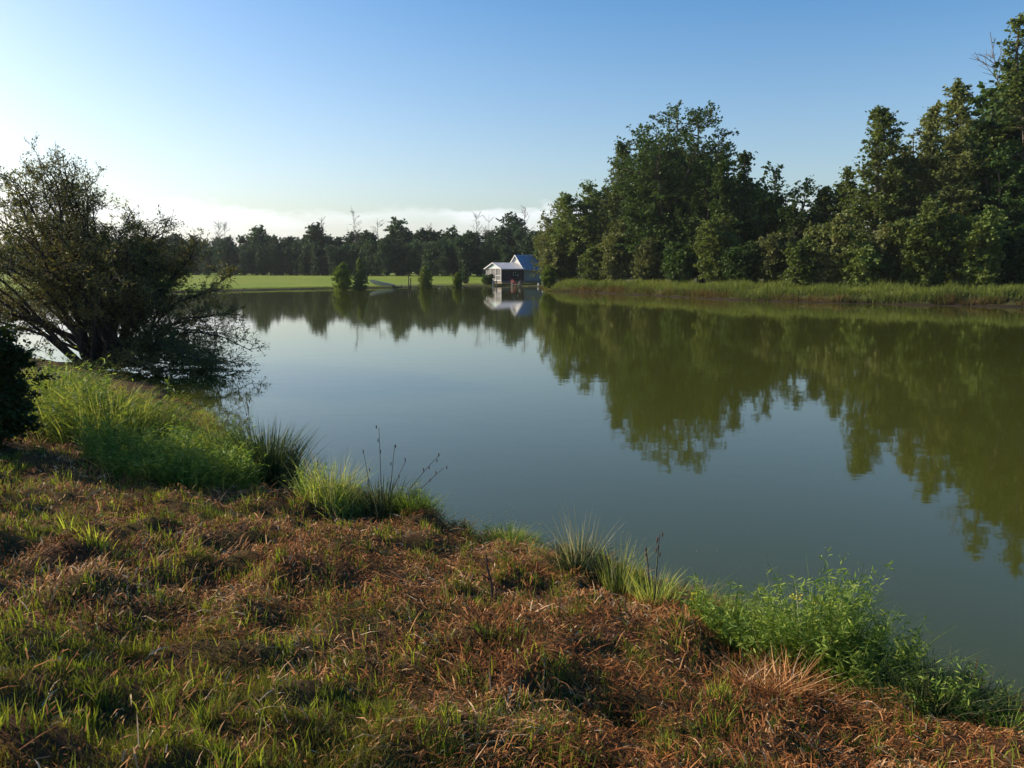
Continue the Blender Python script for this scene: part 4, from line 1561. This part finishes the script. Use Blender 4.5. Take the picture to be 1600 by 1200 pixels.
# bits of leaf and weed floating in the little bay
fx_, fy_ = P(720, 822)
c = np.column_stack([fx_ + rs.normal(0, 0.55, 260), fy_ + rs.normal(0, 0.35, 260), np.full(260, 0.004)])
c = c[sdist(c[:, 0], c[:, 1]) < 0.15]
c = np.concatenate([c, np.column_stack([P(905, 850)[0] + rs.normal(0, 0.5, 80), P(905, 850)[1] + rs.normal(0, 0.25, 80), np.full(80, 0.004)])])
aa = rs.uniform(0, 6.28, len(c))
u1 = np.stack([np.cos(aa), np.sin(aa), np.zeros(len(c))], 1) * rs.uniform(0.006, 0.03, (len(c), 1))
u2 = np.stack([-np.sin(aa), np.cos(aa), np.zeros(len(c))], 1) * rs.uniform(0.003, 0.009, (len(c), 1))
fv2 = np.stack([c - u1, c + u2, c + u1, c - u2], 1).reshape(-1, 3)
tag(mesh_np('floating_debris', fv2, np.arange(len(fv2)).reshape(-1, 4), M['grass_pale'], attr=np.repeat(rs.rand(len(c)) * 0.4, 4)), 'scraps of leaf and straw floating in the small bay by the bank', 'debris', kind='stuff')

# stick pushed into the bank
x, y, z = near(772, 955, 0.5)
t = np.linspace(0, 1, 6)
p = np.stack([-0.05 * t - 0.01 * np.sin(9 * t), 0.02 * t, -0.05 + 0.46 * t], 1)
V_, Q_ = tubes_np([p, p[3] + np.outer(t, [-0.07, 0, 0.05])], [0.012 * (1 - 0.4 * t), 0.006 * (1 - 0.4 * t)], 6)
o = mesh_np('stick', V_, Q_, M['stick'], None, loc=(x, y, z))
tag(o, 'thin dark stick standing upright in the brown cut grass', 'stick')

# single bright tufts of regrowth
tufts = [(150, 850, 60, 0.19, 'brightest tall tuft of lime grass blades beside the dark hollow at the left'),
         (108, 830, 14, 0.24, 'few taller brownish blades left of the brightest lime tuft'),
         (236, 940, 22, 0.17, 'lime topped tuft growing on a small dark mound'),
         (385, 955, 26, 0.17, 'lime tuft of two fans of blades right of the mound tuft'),
         (268, 855, 30, 0.13, 'low lime tuft right of the brightest tuft'),
         (660, 870, 60, 0.13, 'round pale lime tuft in the brown thatch right of centre'),
         (880, 935, 70, 0.16, 'row of yellow green blades left of the sedge tussock near the water'),
         (760, 1000, 60, 0.10, 'dark green cushion of grass below the upright stick'),
         (1125, 1095, 18, 0.17, 'open tuft of long blades below the flowering weeds'),
         (655, 1010, 22, 0.14, 'small upright lime tuft in the middle of the thatch'),
         (1100, 1160, 34, 0.13, 'broad low tuft near the bottom edge right of centre'),
         (870, 1040, 40, 0.13, 'loose yellow green tuft beside the dark hollow right of centre'),
         (30, 725, 60, 0.14, 'pale lime tuft at the left edge under the dark bush'),
         (1440, 1165, 26, 0.16, 'upright tuft on the bank lip under the shaded dark grass')]
for k, (px, py, n_, h_, lab) in enumerate(tufts):
    x, y, z = near(px, py, 0.9)
    e = empty('grass_tuft', (x, y, z), lab, 'grass', 'tufts of regrowth on the cut bank')
    blade_clump(e, 'blades', M['lime_grass'] if 'dark' not in lab[:5] else M['grass_weed'], rs, n_, 0.07 + 0.0009 * n_, 0.06 + 0.0006 * n_, h_ * 0.5, h_ * 1.15, 0.009, 0.1, 0.8, 3, 0.5, 0.6)

# ------------------------------------------------------------------ the mown thatch and the turf (uncountable)


def scatter(rs, n, power=1.4):
    out = []
    got = 0
    while got < n:
        m = n * 4
        x = rs.uniform(-13, 6, m)
        y = rs.uniform(1.3, 17, m)
        r = np.hypot(x, y)
        keep = (rs.rand(m) < (2.2 / np.maximum(r, 2.2)) ** power) & (np.abs(x) < 0.75 * y + 1.2)
        x, y = x[keep], y[keep]
        d = sdist(x, y)
        k2 = d > 0.05
        out.append(np.column_stack([x[k2], y[k2], d[k2]]))
        got += int(k2.sum())
    return np.concatenate(out)[:n]


def greenness(x, y):
    """how much living turf shows through: most at the bottom left, patches elsewhere"""
    r = np.hypot(x + 1.5, y)
    base = 0.95 * (1 - smooth(2.4, 4.6, r + 0.25 * x)) + 0.20 * smooth(-4.5, -1.0, -x - 4.0)
    return base + 0.75 * vnoise(x * 1.1 + 7, y * 1.1 + 3, 2) + 0.5 * vnoise(x * 3.2, y * 3.2, 5)


rs = np.random.RandomState(77)
S = scatter(rs, 170000)
n_ = len(S)
g_ = greenness(S[:, 0], S[:, 1])
keep = rs.rand(n_) > np.clip(g_, 0, 0.88)
S = S[keep]
n_ = len(S)
z = height(S[:, 0], S[:, 1])
far_ = np.hypot(S[:, 0], S[:, 1])
L_ = rs.gamma(3.0, 0.021, n_).clip(0.03, 0.30)
az = rs.uniform(0, 2 * np.pi, n_) + 1.2 * vnoise(S[:, 0] * 2.5, S[:, 1] * 2.5, 1) * 6
az = np.where(rs.rand(n_) < 0.5, az, 2.6 + 3.0 * vnoise(S[:, 0] * 1.6, S[:, 1] * 1.6, 3) + rs.normal(0, 0.35, n_))
pit = np.abs(rs.normal(0.0, 0.33, n_))
dv = np.stack([np.cos(az) * np.cos(pit), np.sin(az) * np.cos(pit), np.sin(pit)], 1)
fluff = 0.035 + 0.05 * (vnoise(S[:, 0] * 4, S[:, 1] * 4, 0) + 0.5)
c0_ = np.column_stack([S[:, 0], S[:, 1], z + rs.rand(n_) * fluff])
side = np.stack([-np.sin(az), np.cos(az), rs.uniform(-0.6, 0.6, n_)], 1)
w_ = (rs.uniform(0.0011, 0.0026, n_) * (1 + far_ / 9))[:, None]
mid = c0_ + dv * (L_ * 0.5)[:, None] + np.array([0, 0, 1]) * (rs.uniform(0, 0.012, n_))[:, None]
end = c0_ + dv * L_[:, None] - np.array([0, 0, 1]) * (rs.uniform(0, 0.03, n_))[:, None]
V_ = np.stack([c0_ - side * w_, c0_ + side * w_, mid + side * w_, mid - side * w_, end], 1).reshape(-1, 3)
o5 = np.arange(n_) * 5
Q_ = np.stack([o5, o5 + 1, o5 + 2, o5 + 3], 1)
T_ = np.stack([o5 + 3, o5 + 2, o5 + 4], 1)
v_ = np.clip(0.39 + 0.45 * vnoise(S[:, 0] * 1.7, S[:, 1] * 1.7, 4) + 0.3 * vnoise(S[:, 0] * 5, S[:, 1] * 5, 2) + rs.normal(0, 0.19, n_) + (rs.rand(n_) < 0.035) * 0.55, 0, 1)
o = mesh_np('cut_grass', V_, [Q_, T_], M['thatch'], attr=np.repeat(v_, 5))
tag(o, 'reddish brown cut grass lying in a thick mat over the near bank', 'dry grass', kind='stuff')

rs = np.random.RandomState(78)
S = scatter(rs, 290000)
n_ = len(S)
g_ = greenness(S[:, 0], S[:, 1])
cl = vnoise(S[:, 0] * 6.5 + 3, S[:, 1] * 6.5, 3) + 0.7 * vnoise(S[:, 0] * 13, S[:, 1] * 13, 1)
keep = rs.rand(n_) < np.clip(g_ * 0.9 + cl * 0.9 - 0.02, 0.0, 0.95) ** 1.4
S, g_, cl = S[keep], g_[keep], cl[keep]
n_ = len(S)
# add denser little tussocks of taller blades
TS = scatter(rs, 1900, 1.0)
TS = TS[TS[:, 2] > 0.25]
cnt = rs.randint(5, 22, len(TS))
ti = np.repeat(np.arange(len(TS)), cnt)
tsz = rs.uniform(0.015, 0.07, len(TS))
tx = TS[ti, 0] + rs.normal(0, 1, len(ti)) * tsz[ti] * 1.3
ty = TS[ti, 1] + rs.normal(0, 1, len(ti)) * tsz[ti] * 0.8
th_ = rs.uniform(0.06, 0.15, len(TS))[ti] * rs.uniform(0.6, 1.2, len(ti))
tl = rs.rand(len(TS))[ti]
xx_ = np.concatenate([S[:, 0], tx])
yy_ = np.concatenate([S[:, 1], ty])
nS_, nT_ = len(S), len(tx)
n_ = nS_ + nT_
z = height(xx_, yy_)
far_ = np.hypot(xx_, yy_)
h = np.concatenate([rs.uniform(0.025, 0.072, nS_) * (1 + 0.5 * (cl > 0.25)), th_])
az = rs.uniform(0, 2 * np.pi, n_)
lean_ = np.concatenate([rs.uniform(0.1, 1.1, nS_), rs.uniform(0.05, 0.6, nT_)])
wd_ = np.concatenate([rs.uniform(0.0026, 0.0048, nS_), rs.uniform(0.0045, 0.0085, nT_)]) * (1 + far_ / 16)
V_, Q_, T_, k = blades(rs, np.column_stack([xx_, yy_, z - 0.005]), h, np.stack([np.cos(az), np.sin(az)], 1), lean_, wd_, 2)
v_ = np.concatenate([np.clip(0.42 + 0.5 * vnoise(S[:, 0] * 2.3, S[:, 1] * 2.3, 0) + 0.2 * (cl - 0.1) + rs.normal(0, 0.16, nS_), 0, 0.88),
                     np.clip(0.45 + 0.55 * tl + rs.normal(0, 0.1, nT_), 0, 1)])
o = mesh_np('turf', V_, [Q_, T_], M['turf'], attr=np.repeat(v_, k))
tag(o, 'short olive green grass growing through the cut grass on the near bank', 'grass', kind='stuff')


# faint morning haze over the whole place
hz, hn, hl = new_mat('haze')
ho = hn.new('ShaderNodeOutputMaterial')
hv = hn.new('ShaderNodeVolumePrincipled')
hv.inputs['Color'].default_value = (0.86, 0.90, 0.96, 1)
hv.inputs['Density'].default_value = 0.00012
hv.inputs['Anisotropy'].default_value = 0.3
hl.new(hv.outputs[0], ho.inputs['Volume'])
m_ = MB()
m_.box(-1600, 1600, -450, 2100, -3.0, 32.0)
o = m_.build('haze', hz, None)
tag(o, kind='stuff')
